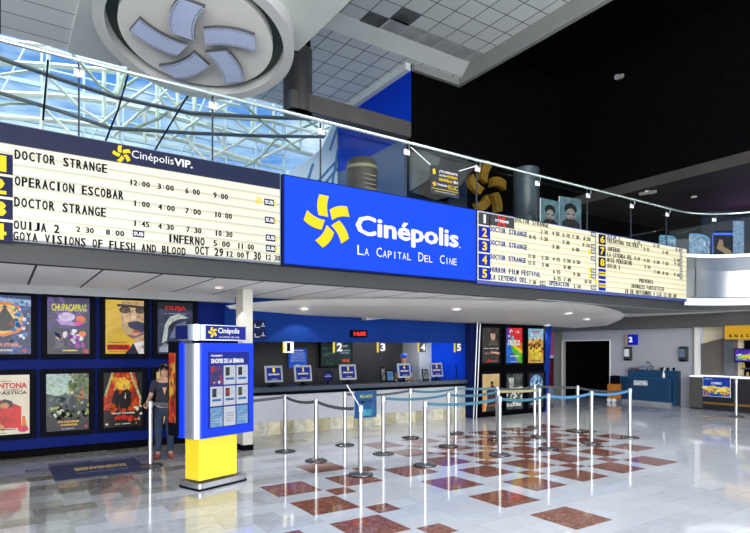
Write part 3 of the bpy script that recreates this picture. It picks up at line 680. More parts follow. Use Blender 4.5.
def art(parent, w_, h_, base, shapes, e=.85, name='poster_print', y=0.0):
    """printed sheet, local origin bottom-left, shapes in unit coordinates"""
    mats = [base]; idx = {}; bm = NB()
    v = [bm.verts.new(p) for p in ((0, y, 0), (w_, y, 0), (w_, y, h_), (0, y, h_))]; bm.faces.new(v)
    k = 0
    for s in shapes:
        c = s[1]
        if c not in idx: idx[c] = len(mats); mats.append(noise_print('print_%d_%d_%d' % c, [tuple(int(q*.6) for q in c), c, tuple(min(255, int(q*1.08+6)) for q in c)], 9, e))
        mi = idx[c]; k += 1; yy = y-.0007*k
        if s[0] == 'p': bm.faces.new([bm.verts.new((a*w_, yy, b*h_)) for a, b in s[2]]).material_index = mi
        elif s[0] == 'e':
            _, _, cx, cz, rx, rz = s; bm.faces.new([bm.verts.new(((cx+rx*math.cos(2*PI*i/20))*w_, yy, (cz+rz*math.sin(2*PI*i/20))*h_)) for i in range(20)]).material_index = mi
        elif s[0] == 'ring':
            _, _, cx, cz, rx, rz, f_ = s; a = []; b = []
            for i in range(28):
                j = 1+.06*math.sin(i*5.1); a.append(bm.verts.new(((cx+rx*j*math.cos(2*PI*i/28))*w_, yy, (cz+rz*j*math.sin(2*PI*i/28))*h_))); b.append(bm.verts.new(((cx+rx*f_*math.cos(2*PI*i/28))*w_, yy, (cz+rz*f_*math.sin(2*PI*i/28))*h_)))
            for i in range(28): bm.faces.new((a[i], a[(i+1) % 28], b[(i+1) % 28], b[i])).material_index = mi
        elif s[0] == 't': text(bm, s[2], s[3]*w_, s[4]*w_, s[5]*h_, s[6]*h_, yy, mi, s[7] if len(s) > 7 else .03)
        elif s[0] == 'spk':
            _, _, n_, x0, x1, z0, z1, r_ = s; rnd = random.Random(n_*7+int(x0*100))
            for i in range(n_):
                cx, cz, q_ = rnd.uniform(x0, x1), rnd.uniform(z0, z1), r_*rnd.uniform(.5, 1.3)
                bm.faces.new([bm.verts.new(((cx+q_*math.cos(a+i)*1.2)*w_, yy-.0001, (cz+q_*math.sin(a+i)*rnd.uniform(.5, 1))*h_)) for a in (0, 1.3, 2.5, 3.8, 5)]).material_index = mi
    return obj(name, bm, mats, parent)
A = {}
person_s = lambda c, x, z, s: [('p', c, [(x-.06*s, z), (x+.06*s, z), (x+.09*s, z+.2*s), (x+.07*s, z+.3*s), (x-.07*s, z+.3*s), (x-.09*s, z+.2*s)])]
A['sorcerer'] = (noise_print('bg_blue', [(6, 12, 40), (16, 44, 110), (60, 120, 200)], 4), [
    ('p', (150, 190, 230), [(0, .86), (1, .82), (1, .93), (0, .97)]), ('ring', (240, 130, 20), .42, .60, .44, .30, .72), ('ring', (255, 210, 90), .42, .60, .36, .245, .85), ('e', (250, 200, 120), .42, .6, .30, .20),
    ('p', (14, 14, 22), [(.22, .4), (.62, .4), (.66, .55), (.52, .72), (.47, .78), (.40, .78), (.34, .7), (.2, .56)]), ('e', (20, 16, 18), .435, .80, .045, .03), ('p', (150, 20, 20), [(.5, .5), (.62, .47), (.6, .58)]),
    ('spk', (60, 120, 190), 26, .6, .98, .1, .9, .05), ('spk', (230, 240, 250), 7, .75, .95, .2, .8, .035), ('t', (240, 150, 110), 'DOCTOR STRANGE', .02, .8, .13, .19, .05), ('spk', (20, 40, 80), 20, .02, .98, .01, .3, .05), ('t', (235, 225, 215), 'NOVIEMBRE', .1, .6, .05, .085), ('e', (200, 40, 80), .86, .06, .06, .03)])
A['chupa'] = (noise_print('bg_purple', [(14, 16, 44), (44, 36, 100), (150, 100, 200)], 4), [
    ('p', (14, 22, 50), [(0, 0), (1, 0), (1, .45), (.6, .38), (.3, .46), (0, .4)]), ('p', (190, 150, 220), [(.2, .62), (.8, .55), (1, .6), (.7, .5), (.3, .52)]), ('e', (215, 195, 240), .45, .66, .2, .08), ('e', (230, 110, 40), .78, .62, .12, .07), ('e', (240, 40, 160), .72, .55, .1, .04),
    ('e', (225, 170, 110), .28, .3, .09, .07), ('p', (60, 34, 20), [(.18, .33), (.38, .33), (.34, .40), (.22, .40)]), ('p', (90, 90, 110), [(.16, .1), (.4, .1), (.36, .24), (.2, .24)]), ('spk', (240, 240, 245), 16, .4, .8, .2, .42, .05), ('spk', (150, 40, 170), 12, .5, .9, .1, .35, .05), ('e', (235, 130, 40), .82, .36, .09, .05), ('spk', (40, 50, 100), 14, .05, .5, .05, .4, .05),
    ('t', (240, 235, 20), 'CHUPACABRAS', .1, .92, .76, .89, .03), ('p', (220, 200, 60), [(.35, .05), (.7, .05), (.7, .075), (.35, .075)]), ('e', (210, 30, 70), .9, .05, .07, .04)])
A['escobar'] = (noise_print('bg_yellow', [(200, 160, 30), (232, 190, 50), (246, 214, 90)], 3), [
    ('p', (206, 170, 128), [(.42, .98), (1, .98), (1, .1), (.85, .1), (.72, .28), (.5, .36), (.42, .5), (.38, .74)]), ('p', (60, 40, 30), [(.3, .93), (1, .9), (1, .86), (.3, .88)]), ('p', (226, 190, 140), [(.44, .76), (.62, .74), (.6, .56), (.5, .52)]), ('e', (40, 34, 32), .50, .82, .15, .065), ('e', (50, 44, 40), .90, .82, .13, .065), ('e', (104, 84, 64), .51, .815, .115, .045), ('e', (100, 86, 70), .9, .81, .1, .045), ('e', (24, 20, 20), .53, .82, .035, .018), ('e', (24, 20, 20), .88, .82, .03, .018),
    ('p', (236, 200, 160), [(.66, .86), (.74, .86), (.8, .66), (.66, .62)]), ('p', (52, 52, 92), [(.55, .58), (.8, .62), (1, .58), (1, .38), (.84, .42), (.6, .5)]), ('p', (190, 70, 60), [(.7, .44), (.9, .44), (.86, .39), (.72, .4)]), ('p', (140, 100, 100), [(.5, .36), (.72, .28), (1, .36), (1, .44), (.8, .34)]), ('p', (30, 36, 60), [(.5, 0), (.72, .2), (.86, 0)]), ('p', (236, 226, 220), [(.72, .2), (1, .24), (1, 0), (.86, 0)]),
    ('t', (120, 50, 20), 'OPERACION', .05, .55, .2, .225), ('p', (214, 20, 10), [(.04, .07), (.62, .07), (.62, .17), (.04, .17)]), ('t', (120, 10, 6), 'ESCOBAR', .07, .59, .09, .15, .05), ('t', (70, 40, 20), 'ESTRENO 2016', .1, .6, .03, .05)])
A['ouija'] = (noise_print('bg_slate', [(36, 42, 66), (60, 70, 104), (104, 112, 148)], 2.5, .7), [
    ('p', (16, 20, 30), [(0, .86), (1, .86), (1, 1), (0, 1)]), ('p', (196, 206, 196), [(.12, .2), (.2, .55), (.34, .72), (.62, .78), (.9, .7), (.62, .68), (.42, .62), (.3, .5), (.26, .25)]), ('p', (24, 28, 40), [(.3, .52), (.4, .6), (.52, .56), (.4, .44)]), ('p', (120, 128, 160), [(.34, .3), (.5, .56), (.8, .64), (.7, .3)]), ('p', (170, 178, 196), [(.05, .03), (.5, .03), (.44, .14), (.2, .2), (.05, .12)]),
    ('t', (214, 30, 20), 'OUIJA', .2, .82, .83, .93, .05), ('t', (190, 190, 200), 'EL ORIGEN DEL MAL', .2, .8, .77, .79)])
A['treintona'] = (noise_print('bg_ivory', [(226, 216, 190), (240, 230, 206), (246, 240, 222)], 2), [
    ('t', (40, 30, 30), 'ESTA NAVIDAD', .2, .62, .885, .905), ('t', (214, 20, 30), 'TREINTONA', -.0, .95, .77, .87, .05), ('t', (70, 40, 50), 'SOLTERA Y', .45, .85, .73, .76), ('t', (30, 30, 34), 'FANTÁSTICA', .0, .95, .67, .735, .04),
    ('p', (222, 24, 20), [(0, .6), (.5, .58), (.82, .46), (.82, .1), (0, .12)]), ('p', (40, 30, 30), [(.3, .52), (.45, .6), (.62, .56), (.64, .46), (.4, .44)]), ('e', (222, 150, 100), .46, .49, .1, .05), ('p', (30, 34, 40), [(.1, .5), (.34, .46), (.3, .34), (.1, .36)]), ('p', (228, 160, 110), [(.16, .36), (.26, .36), (.36, .2), (.5, .1), (.42, .06), (.24, .16)]),
    ('p', (230, 120, 30), [(.84, .3), (.9, .3), (.95, .1), (.82, .1)]), ('e', (224, 20, 90), .86, .08, .12, .05), ('t', (40, 40, 60), 'SOLO EN CINES', .05, .5, .02, .04), ('p', (40, 60, 40), [(.2, .08), (.7, .08), (.7, .095), (.2, .095)])])
A['peregrine'] = (noise_print('bg_green', [(16, 24, 26), (54, 70, 62), (130, 155, 130)], 4, .8), [
    ('p', (176, 204, 196), [(0, 1), (.66, 1), (.62, .74), (.3, .6), (0, .66)]), ('spk', (190, 214, 190), 14, .1, .55, .6, .85, .06), ('spk', (110, 130, 80), 30, .55, 1, .5, 1, .07), ('p', (90, 104, 110), [(.02, .5), (.6, .5), (.6, .56), (.02, .58)]), ('spk', (60, 76, 80), 26, 0, .7, .4, .6, .05), ('p', (20, 30, 56), [(.54, .2), (.66, .2), (.68, .56), (.6, .64), (.54, .55)]), ('e', (226, 196, 160), .60, .665, .035, .025),
    ('p', (190, 210, 120), [(.32, .3), (.37, .3), (.37, .48), (.32, .48)]), ('spk', (30, 40, 36), 40, 0, 1, .1, .42, .07), ('spk', (160, 180, 100), 14, .1, 1, .2, .45, .04), ('spk', (200, 110, 50), 10, .74, .98, .55, .8, .035), ('spk', (210, 214, 190), 9, .1, .95, .22, .5, .03), ('p', (22, 24, 36), [(0, 0), (1, 0), (1, .2), (0, .2)]), ('t', (236, 170, 60), 'MISS PEREGRINE', .26, .76, .14, .175, .05), ('t', (236, 190, 70), 'NIÑOS', .33, .72, .085, .125, .05), ('t', (180, 180, 220), 'ESTRENO', .35, .65, .025, .045), ('e', (200, 40, 60), .93, .06, .04, .025)])
A['inferno'] = (noise_print('bg_fire', [(60, 14, 6), (190, 50, 10), (246, 140, 30)], 3.5), [
    ('p', (36, 36, 34), [(0, .55), (.2, 1), (0, 1)]), ('p', (196, 190, 130), [(.02, .6), (.2, 1), (.26, 1), (.06, .56)]), ('p', (30, 34, 30), [(.8, 1), (1, 1), (1, 0), (.9, 0), (.96, .5)]), ('p', (196, 190, 140), [(.66, 1), (.72, 1), (.98, .52), (.9, .1), (.93, .5)]), ('e', (250, 200, 60), .5, .78, .2, .1), ('spk', (250, 190, 70), 14, .2, .8, .65, .95, .05),
    ('p', (24, 18, 16), [(.2, .3), (.36, .3), (.42, .52), (.38, .7), (.28, .68), (.22, .55)]), ('e', (190, 130, 90), .33, .71, .04, .03), ('p', (20, 16, 18), [(.42, .34), (.68, .34), (.72, .62), (.6, .7), (.48, .66), (.38, .56)]), ('p', (220, 200, 180), [(.53, .52), (.57, .52), (.56, .64)]), ('e', (196, 140, 100), .53, .74, .045, .035),
    ('p', (30, 16, 10), [(0, 0), (1, 0), (1, .34), (.7, .38), (.3, .3), (0, .32)]), ('spk', (200, 70, 20), 20, .05, .9, .1, .4, .05), ('t', (240, 236, 230), 'TOM HANKS', .2, .8, .235, .265, .05), ('t', (220, 30, 14), 'INFERNO', .28, .76, .13, .2, .06), ('t', (220, 220, 220), 'EN CINES', .3, .7, .045, .065), ('spk', (220, 220, 210), 10, .8, 1, .05, .4, .03), ('e', (240, 240, 240), .08, .06, .04, .02)])
A['cap'] = (noise_print('bg_fire', [], 3), A['inferno'][1])
A['dark'] = (noise_print('bg_dark', [(12, 12, 14), (40, 34, 30), (80, 66, 56)], 3), [('e', (214, 170, 140), .62, .78, .14, .13), ('p', (40, 24, 18), [(.45, .84), (.8, .84), (.76, .98), (.5, .98)]), ('p', (90, 80, 70), [(.34, .5), (.92, .5), (.84, .66), (.5, .66)]), ('t', (230, 226, 220), 'UN FILM DE', .1, .95, .4, .43, .04), ('p', (236, 180, 150), [(.5, .29), (1, .24), (1, .3), (.5, .33)]), ('t', (200, 150, 140), 'NOCHE', .15, .6, .25, .3), ('p', (206, 20, 20), [(.28, .03), (.5, .03), (.46, .1), (.36, .12)]), ('t', (230, 120, 110), 'PRONTO', .5, .85, .04, .07)])
A['rainbow'] = (noise_print('bg_red', [(220, 30, 40), (236, 40, 60), (244, 80, 60)], 2), [('p', (240, 130, 20), [(.3, .5), (1, .34), (1, .56), (.5, .7)]), ('p', (240, 220, 40), [(.3, .44), (1, .2), (1, .36), (.4, .56)]), ('p', (90, 190, 50), [(.2, .42), (.8, 0), (1, 0), (1, .24), (.35, .5)]), ('p', (30, 110, 220), [(0, .8), (.25, .6), (.4, .3), (.75, 0), (0, 0)]), ('p', (90, 40, 170), [(0, 1), (.16, 1), (.3, .7), (.1, .5), (0, .5)]), ('t', (250, 250, 250), 'TROLLS', .1, .85, .5, .66, .06), ('t', (245, 245, 245), 'OCTUBRE', .25, .8, .17, .22, .04), ('spk', (250, 250, 250), 6, .2, .8, .88, .94, .04), ('spk', (140, 220, 240), 8, .1, .5, .5, .8, .05), ('t', (250, 250, 250), 'EN CINES 3D', .3, .7, .03, .05)])
A['safari'] = (noise_print('bg_sand', [(190, 150, 60), (226, 180, 70), (240, 214, 120)], 4), [('p', (150, 200, 230), [(0, 1), (1, 1), (1, .66), (.6, .72), (.3, .64), (0, .72)]), ('t', (214, 40, 60), 'EL MUNDO', .3, .75, .88, .94, .05), ('spk', (60, 50, 34), 18, 0, 1, .4, .66, .06), ('spk', (246, 230, 60), 12, .2, .8, .15, .45, .08), ('spk', (180, 90, 40), 10, .1, .9, .3, .7, .06), ('spk', (250, 240, 220), 8, .1, .9, .6, .85, .05), ('p', (230, 70, 50), [(.7, .3), (1, .3), (1, .36), (.7, .36)]), ('t', (120, 60, 20), 'AVENTURA', .1, .9, .04, .09, .04)])
A['sepia'] = (noise_print('bg_sepia', [(196, 160, 104), (222, 190, 130), (236, 210, 160)], 2), [('p', (70, 26, 24), [(.3, .3), (.86, .34), (.9, .56), (.7, .66), (.56, .74), (.46, .62), (.26, .56)]), ('e', (40, 22, 20), .56, .76, .08, .05), ('p', (40, 30, 28), [(.2, .0), (1, 0), (1, .3), (.3, .28)]), ('p', (236, 140, 50), [(0, 0), (.14, 0), (.14, .5), (0, .5)]), ('t', (190, 110, 80), 'LA MIRADA', .3, .9, .13, .17)])
A['grey'] = (noise_print('bg_grey', [(24, 30, 32), (60, 68, 68), (110, 120, 116)], 3), [('e', (200, 206, 200), .3, .84, .16, .1), ('p', (30, 34, 36), [(.14, .9), (.46, .9), (.4, 1), (.2, 1)]), ('p', (170, 176, 170), [(.16, .5), (.46, .5), (.44, .76), (.2, .76)]), ('p', (230, 228, 210), [(.4, .5), (1, .56), (1, .64), (.46, .6)]), ('spk', (220, 224, 216), 26, .0, 1, .1, .45, .06), ('t', (235, 235, 230), 'VISIONS', .08, .92, .08, .17, .04)])
A['globe'] = (noise_print('bg_night', [(12, 14, 20), (24, 28, 36), (46, 56, 70)], 3), [('e', (110, 160, 216), .52, .7, .42, .26), ('spk', (170, 210, 240), 26, .2, .85, .5, .9, .07), ('spk', (30, 50, 90), 12, .25, .8, .5, .85, .05), ('p', (200, 210, 210), [(.3, .2), (.6, .2), (.56, .44), (.36, .44)]), ('t', (190, 200, 210), 'DESPIERTA', .15, .85, .08, .14, .04)])
def poster_case(x, y, z, w_, h_, key, label, group, mx=.085, e=None, name='poster_case', cat='poster'):
    t = thing(name, label, cat, (x, y, z), 0, group)
    bm = NB(); d = .06
    for a in ((-mx, 0, -mx, h_+mx), (w_, w_+mx, -mx, h_+mx), (0, w_, -mx, 0), (0, w_, h_, h_+mx)): box(bm, a[0], a[1], -.012, d, a[2], a[3])
    obj('case_frame', bm, frameblk, t, bevel=.006)
    obj('back_box', bx(-mx*.5, w_+mx*.5, .012, d, -mx*.5, h_+mx*.5), frameblk, t)
    b, s = A[key]; o = art(t, w_, h_, b, s, y=.008)
    bm = NB(); box(bm, -.0, w_, -.009, -.007, -.0, h_); 
    bm.free()
    return t
PW = .645
for i, (key, xx, lab) in enumerate([('sorcerer', -.22, 'upper backlit film poster with dark figure in an orange ring'), ('chupa', .66, 'upper purple film poster titled Chupacabras in yellow'), ('escobar', 1.555, 'upper yellow film poster of a moustached face in glasses'), ('ouija', 2.44, 'upper grey film poster with red title above a pale hand shape')]):
    poster_case(xx, 11.0, 1.715, PW, .965, key, lab+', on the navy wall', 'film posters on the left wall')
for i, (key, xx, lab) in enumerate([('treintona', -.24, 'lower ivory film poster with red lettering and red sofa'), ('peregrine', .645, 'lower green film poster with a dark-coated figure among trees'), ('inferno', 1.525, 'lower fiery orange film poster with two dark figures'), ('sepia', 2.42, 'lower film poster partly hidden behind the standing woman')]):
    poster_case(xx, 11.0, .40, PW, .975, key, lab, 'film posters on the left wall')
# right poster wall
struct('wall_posters_right', bx(10.2, 13.15, 10.88, 11.08, 0, 2.8), navyd)
bm = NB(); prism(bm, [(12.98, 10.8, 0), (13.1, 10.8, 0), (13.32, 10.8, 2.62), (12.98, 10.8, 2.62)], (0, .08, 0)); struct('trim_15', bm, mat('deep_blue', (.004, .02, .17), .5, spec=.05))
struct('baseboard_right', bx(10.3, 13.12, 10.84, 10.88, 0, .1), black)
struct('trim_16', bx(10.38, 12.98, 10.81, 10.88, .06, 2.5), black)
for key, xx, z, h_, lab in [('dark', 10.48, 1.43, .93, 'dark film poster with a face, top left on the right-hand poster wall'), ('rainbow', 11.36, 1.42, .95, 'rainbow striped film poster titled Trolls on the right-hand wall'), ('safari', 12.23, 1.41, .96, 'sandy and blue film poster, top right on the right-hand wall'), ('sepia', 10.48, .16, .98, 'sepia film poster, bottom left on the right-hand poster wall'), ('grey', 11.38, .16, .96, 'black and white film poster, bottom centre on the right-hand wall'), ('globe', 12.25, .16, .96, 'black film poster with a blue round shape, bottom right')]:
    poster_case(xx, 10.74, z, .64, h_, key, lab, 'film posters on the right wall', .06)
t = thing('leaning_pole', 'slim polished twin tube leaning between ticket windows and posters', 'pole', (10.15, 10.7, 0))
for dx in (0, .1):
    bm = NB(); tube(bm, [(-.02+dx, 0, 0), (.12+dx, 0, 2.5)], .022, 10); obj('tube', bm, steeld, t, smooth=True)

# ---------------------------------------------------------------- far right wall, doorway, wash counter
wg = mat('pale_grey_wall', (.36, .365, .39), .6, var=.04, scale=1)
bm = NB(); box(bm, 18.1, 18.3, 9.15, 12.15, 0, 2.5); box(bm, 18.1, 18.3, 12.15, 14.2, 2.1, 2.5); box(bm, 18.1, 18.3, 14.2, 17.4, 0, 2.5)
struct('wall_right', bm, wg)
struct('door_1', bx(19.6, 19.7, 11.6, 14.6, 0, 2.4), black)
bm = NB(); box(bm, 18.07, 18.1, 12.12, 12.15, 0, 2.13); box(bm, 18.07, 18.1, 14.17, 14.2, 0, 2.13); box(bm, 18.07, 18.1, 12.15, 14.17, 2.1, 2.13); struct('trim_17', bm, white)
bm = NB(); box(bm, 18.3, 19.6, 12.05, 12.15, 0, 2.3); box(bm, 18.3, 19.6, 14.2, 14.3, 0, 2.3); box(bm, 18.3, 19.6, 12.05, 14.3, 2.1, 2.3); struct('wall_doorway', bm, black)
struct('trim_18', bx(17.98, 18.14, 9.05, 9.15, 0, 2.5), mat('corner_white', (.75, .73, .66), .5))
struct('trim_19', bx(17.9, 18.1, 14.2, 14.44, 0, 2.6), mat('olive_trim', (.16, .15, .12), .5, var=.1))
t = thing('wall_banner', 'maroon banner with pink top behind the right-hand poster wall', 'banner', (18.0, 14.9, .35), -PI/2)
obj('cloth', bx(0, .45, 0, .03, 0, 1.15), mat('maroon', s2l(120, 8, 30), .6, emit=.2), t); obj('upper_panel', bx(0, .45, 0, .03, 1.15, 2.1), mat('pink_panel', s2l(186, 90, 140), .6, emit=.3, var=.2), t); obj('band', bx(-.0, .45, -.005, .0, 1.1, 1.2), whitep, t)
# counters local x -> world -Y
t = thing('wash_counter', 'dark teal wash-up cabinet with raised splashback against the pale wall', 'cabinet', (17.65, 11.45, 0), -PI/2)
teal = mat('teal_laminate', s2l(14, 58, 92), .35, var=.08, scale=3)
obj('body', bx(0, 1.72, 0, .42, .1, .84), teal, t, bevel=.006)
obj('kick_board', bx(.04, 1.70, .03, .40, 0, .1), greym, t)
obj('worktop', bx(-.03, 1.75, -.03, .42, .84, .87), mat('teal_top', s2l(30, 84, 118), .25), t, bevel=.005)
obj('splashback', bx(.12, 1.82, .25, .44, .87, 1.10), teal, t)
for i in range(3): obj('door', bx(.05+i*.55, .56+i*.55, -.012, 0, .14, .80), mat('teal_door', s2l(12, 52, 84), .35), t, bevel=.004)
obj('notice_plate', bx(.5, .98, -.02, -.012, .6, .76), mat('plate', (.5, .52, .5), .3, var=.5, scale=14), t)
obj('side_panel', bx(1.75, 1.82, .1, .44, 0, .87), teal, t)
for nm, lab, xx, pts in [('tap', 'chrome mixer tap on the wash counter', .95, None)]:
    t = thing(nm, lab, 'tap', (17.82, 11.45-xx, 1.10), -PI/2)
    obj('base', bx(-.06, .06, -.02, .1, 0, .05), steel, t); bm = NB(); tube(bm, [(0, .04, .05), (0, .03, .22), (-.04, -.06, .28), (-.05, -.12, .24)], .018, 8); obj('spout', bm, steeld, t, smooth=True)
    bm = NB(); tube(bm, [(0, .04, .16), (.12, .02, .1)], .014, 6); obj('lever', bm, frameblk, t)
t = thing('dish_tray', 'shallow brown tray of utensils beside the tap on the splashback ledge', 'tray', (17.85, 11.08, 1.10), -PI/2)
obj('tray', bx(-.18, .3, 0, .14, 0, .07), mat('tray_brown', (.12, .08, .05), .4, var=.4, scale=20), t, bevel=.01)
t = thing('sink_basin', 'small steel basin beside the tap on the wash counter', 'sink', (17.78, 10.74, 1.163), -PI/2)
bm = NB(); box(bm, -.14, .12, .02, .2, -.06, .06); obj('basin', bm, steel, t, bevel=.02)
for i in range(5):
    t = thing('cup', 'dark cup in the row right of the tap on the wash counter', 'cup', (17.9, 10.15-i*.1, 1.10), 0, 'cups on the wash counter')
    bm = NB(); lathe(bm, [(.025, 0), (.035, .1+.03*(i % 2)), (.03, .1+.03*(i % 2)), (.02, .02)], n=12); obj('cup_body', bm, steeld if i % 2 else frameblk, t, smooth=True)
t = thing('soap_bottle', 'white soap bottle on the front edge of the wash counter', 'bottle', (17.72, 9.98, .875))
bm = NB(); lathe(bm, [(.04, 0), (.045, .02), (.042, .14), (.015, .17), (.015, .2)], n=14); obj('bottle_body', bm, whitep, t, smooth=True); bm = NB(); lathe(bm, [(.02, .2), (.02, .23), (.008, .24), (.008, .27)], n=10); obj('pump', bm, whitep, t, smooth=True)
def dispenser(y, lab, m_):
    t = thing('paper_dispenser', lab, 'dispenser', (17.98, y+.12, 1.40), -PI/2)
    obj('housing', bx(0, .26, 0, .12, 0, .48), mat('smoke_plastic', (.03, .025, .02), .25), t, bevel=.02); obj('window', bx(.02, .2, -.008, 0, .14, .4), m_, t, bevel=.01); obj('chute', bx(.03, .22, -.02, 0, .02, .06), frameblk, t)
dispenser(11.42, 'brown paper dispenser with white window left above the wash counter', whitep)
dispenser(9.52, 'brown paper dispenser with bluish window at the wall corner', mat('blue_grey_window', s2l(90, 110, 130), .3))
t = thing('number_sign', 'blue square sign with a white 2 high on the pale wall', 'sign', (17.95, on_x(627.5, 340, 17.95)[0], on_x(627.5, 345, 17.95)[1]), -PI/2)
obj('side_panel', bx(-.09, 0, 0, .15, 0, .36), mat('tan_side', s2l(170, 140, 90), .4), t); obj('sign_face', bx(0, .30, 0, .15, 0, .36), mat('sign_face_blue', s2l(10, 30, 190), .4, emit=.6), t); bm = NB(); text(bm, '2', .05, .19, .10, .28, -.006, off=.04); obj('numeral', bm, whitel, t)
t = thing('cleaning_cart', 'small orange cleaning cart with two wheels left of the wash counter', 'cart', (17.2, 11.65, 0), -PI/2)
obj('tub', bx(0, .34, 0, .3, .12, .62), mat('cart_orange', s2l(176, 104, 20), .45), t, bevel=.02); obj('lid', bx(.08, .32, .02, .28, .62, .9), frameblk, t, bevel=.03)
for xx in (.08, .26):
    bm = NB(); tube(bm, [(xx, -.03, .07), (xx, .02, .07)], .07, 16); obj('wheel', bm, whitep, t)
# concession area further right
struct('wall_concession', bx(18.2, 18.4, 3.5, 9.05, 0, 2.5), mat('concession_cream', (.62, .55, .38), .5, var=.06, scale=1))
bm = NB(); yy0 = 9.03; yy1 = 8.15
prism(bm, [(18.12, 9.03, 0), (18.12, 8.28, 0), (18.12, 8.28, 2.15), (18.12, 9.03, 1.95)], (.08, 0, 0)); struct('trim_20', bm, mat('panel_umber', (.10, .085, .07), .35, var=.2, scale=1))
struct('trim_21', bx(17.95, 18.2, 8.0, 8.28, 0, 2.5), mat('steel_post_grey', (.12, .13, .15), .35, .4, var=.1))
t = thing('snack_counter', 'snack counter with lit white edge and dark base at far right', 'counter', (17.4, 9.0, 0), -PI/2)
obj('body', bx(0, 4.4, .04, .7, .0, .95), mat('counter_dark', (.012, .012, .016), .35, var=.2), t); obj('edge_light', bx(0, 4.4, 0, .7, .965, 1.0), mat('edge_glow', (.85, .9, 1), .3, emit=1.2), t); obj('foot_rail', bx(.4, 4.4, -.02, .04, .18, .24), mat('rail_brass', s2l(150, 110, 50), .3, .6), t); obj('side_panel', bx(0, .36, -.005, .04, .05, .94), mat('panel_taupe', (.06, .055, .05), .4), t)
t = thing('snack_banner', 'blue banner picturing heaped yellow popcorn on the snack counter front', 'banner', (17.36, 8.58, .42), -PI/2)
s = [('p', (20, 60, 170), [(0, .45), (1, .45), (1, 1), (0, 1)]), ('t', (230, 240, 255), 'COMBO', .3, .7, .62, .75, .05), ('t', (180, 210, 250), 'CINÉPOLIS', .05, .35, .86, .94)]+[('spk', (250, 214, 60), 46, .0, .95, .15, .48, .09), ('spk', (255, 244, 170), 22, .05, .9, .2, .5, .06), ('spk', (200, 120, 20), 12, .05, .9, .08, .35, .06)]
art(t, .74, .56, noise_print('bg_banner', [(20, 50, 120), (30, 80, 180), (60, 120, 220)], 3), s, name='banner_print')
obj('banner_frame', bx(-.01, .75, .003, .02, -.01, .57), whitep, t)
t = thing('menu_valance', 'golden valance with a row of dark characters over the snack bar', 'valance', (17.5, 8.05, 2.08), -PI/2)
obj('panel', bx(0, 4, 0, .08, 0, .42), mat('amber_panel', s2l(236, 182, 48), .4, emit=.55, var=.15, scale=1), t)
bm = NB()
for i, ch in enumerate('SNACKS Y DULCES'):
    if ch != ' ': text(bm, ch, .12+i*.15, .2+i*.15, .05, .14, -.006, off=.05)
obj('lettering', bm, frameblk, t)
t = thing('menu_screen', 'small lit purple and yellow menu screen under the golden valance', 'screen', (17.7, 7.85, 1.45), -PI/2)
art(t, .8, .34, noise_print('bg_violet', [(40, 30, 150), (90, 50, 190), (150, 90, 220)], 4), [('spk', (240, 240, 60), 10, .1, .9, .1, .5, .12), ('spk', (60, 220, 120), 6, .1, .9, .2, .6, .1), ('spk', (250, 250, 250), 6, .1, .8, .5, .9, .1)], name='screen_face')
obj('housing', bx(-.02, .82, .003, .1, -.03, .37), frameblk, t)
t = thing('snack_shelf', 'dark back shelf with coloured snack goods at the far right edge', 'shelf', (18.06, 7.8, .0), -PI/2)
obj('carcass', bx(0, 3.5, .06, .12, 1.02, 2.05), frameblk, t)
for z in (1.02, 1.25): obj('shelf_board', bx(0, 3.5, -.14, .06, z-.03, z), steeld, t)
rs = random.Random(3)
for i in range(12):
    c_ = rs.choice([(200, 60, 40), (230, 200, 70), (60, 160, 90), (230, 230, 230), (180, 60, 140)])
    bm = NB(); z = 1.02 if i % 2 else 1.25; hh = rs.uniform(.08, .17); x = .05+i*.1; tube(bm, [(0, 0, 0), (0, 0, hh*.8), (0, 0, hh)], .04, 8, r2=.022)
    o = obj('snack_pack', bm, glow(*c_, .3)); tag(o, 'small coloured snack pack on the back shelf at far right', 'snack', 'snack packs on the back shelf'); o.location = (17.98, 7.8-x, z)
# ---------------------------------------------------------------- ticket window fittings
hdr_y = 11.1
for i, px in enumerate((286.5, 336.5, 380, 420.5, 456.5)):
    x, z = on_y(px, 347, 11.05)
    t = thing('window_number', ['number 1 blade hanging over the leftmost ticket window, turned pale by glare', 'number 2 hanging over the second ticket window beside the television', 'number 3 hanging over the third ticket window', 'number 4 hanging over the fourth window above the capped cashier', 'number 5 hanging over the last ticket window by the lit blue wall'][i], 'sign', (x, 11.08, 1.72), 0, 'ticket window numbers')
    obj('yellow_spine', bx(-.09, -.055, -.05, -.02, 0, .235), yellow, t)
    obj('plate', bx(-.055, .16, -.045, -.03, 0, .235), whitep if i == 0 else mat('plate_black', (.01, .012, .02), .3), t)  # first plate is white: glare painted into its colour
    bm = NB(); text(bm, str(i+1), .0, .14 if i else .08, .03, .215, -.05, off=.03); obj('numeral', bm, whitel if i else frameblk, t)
scr_px = [(265, 283, 366.5, 382.5), (294.5, 312, 366.5, 381.5), (340, 356.5, 365.5, 380.5), (398, 411, 365.5, 378.5), (431, 443, 365.5, 377.5)]
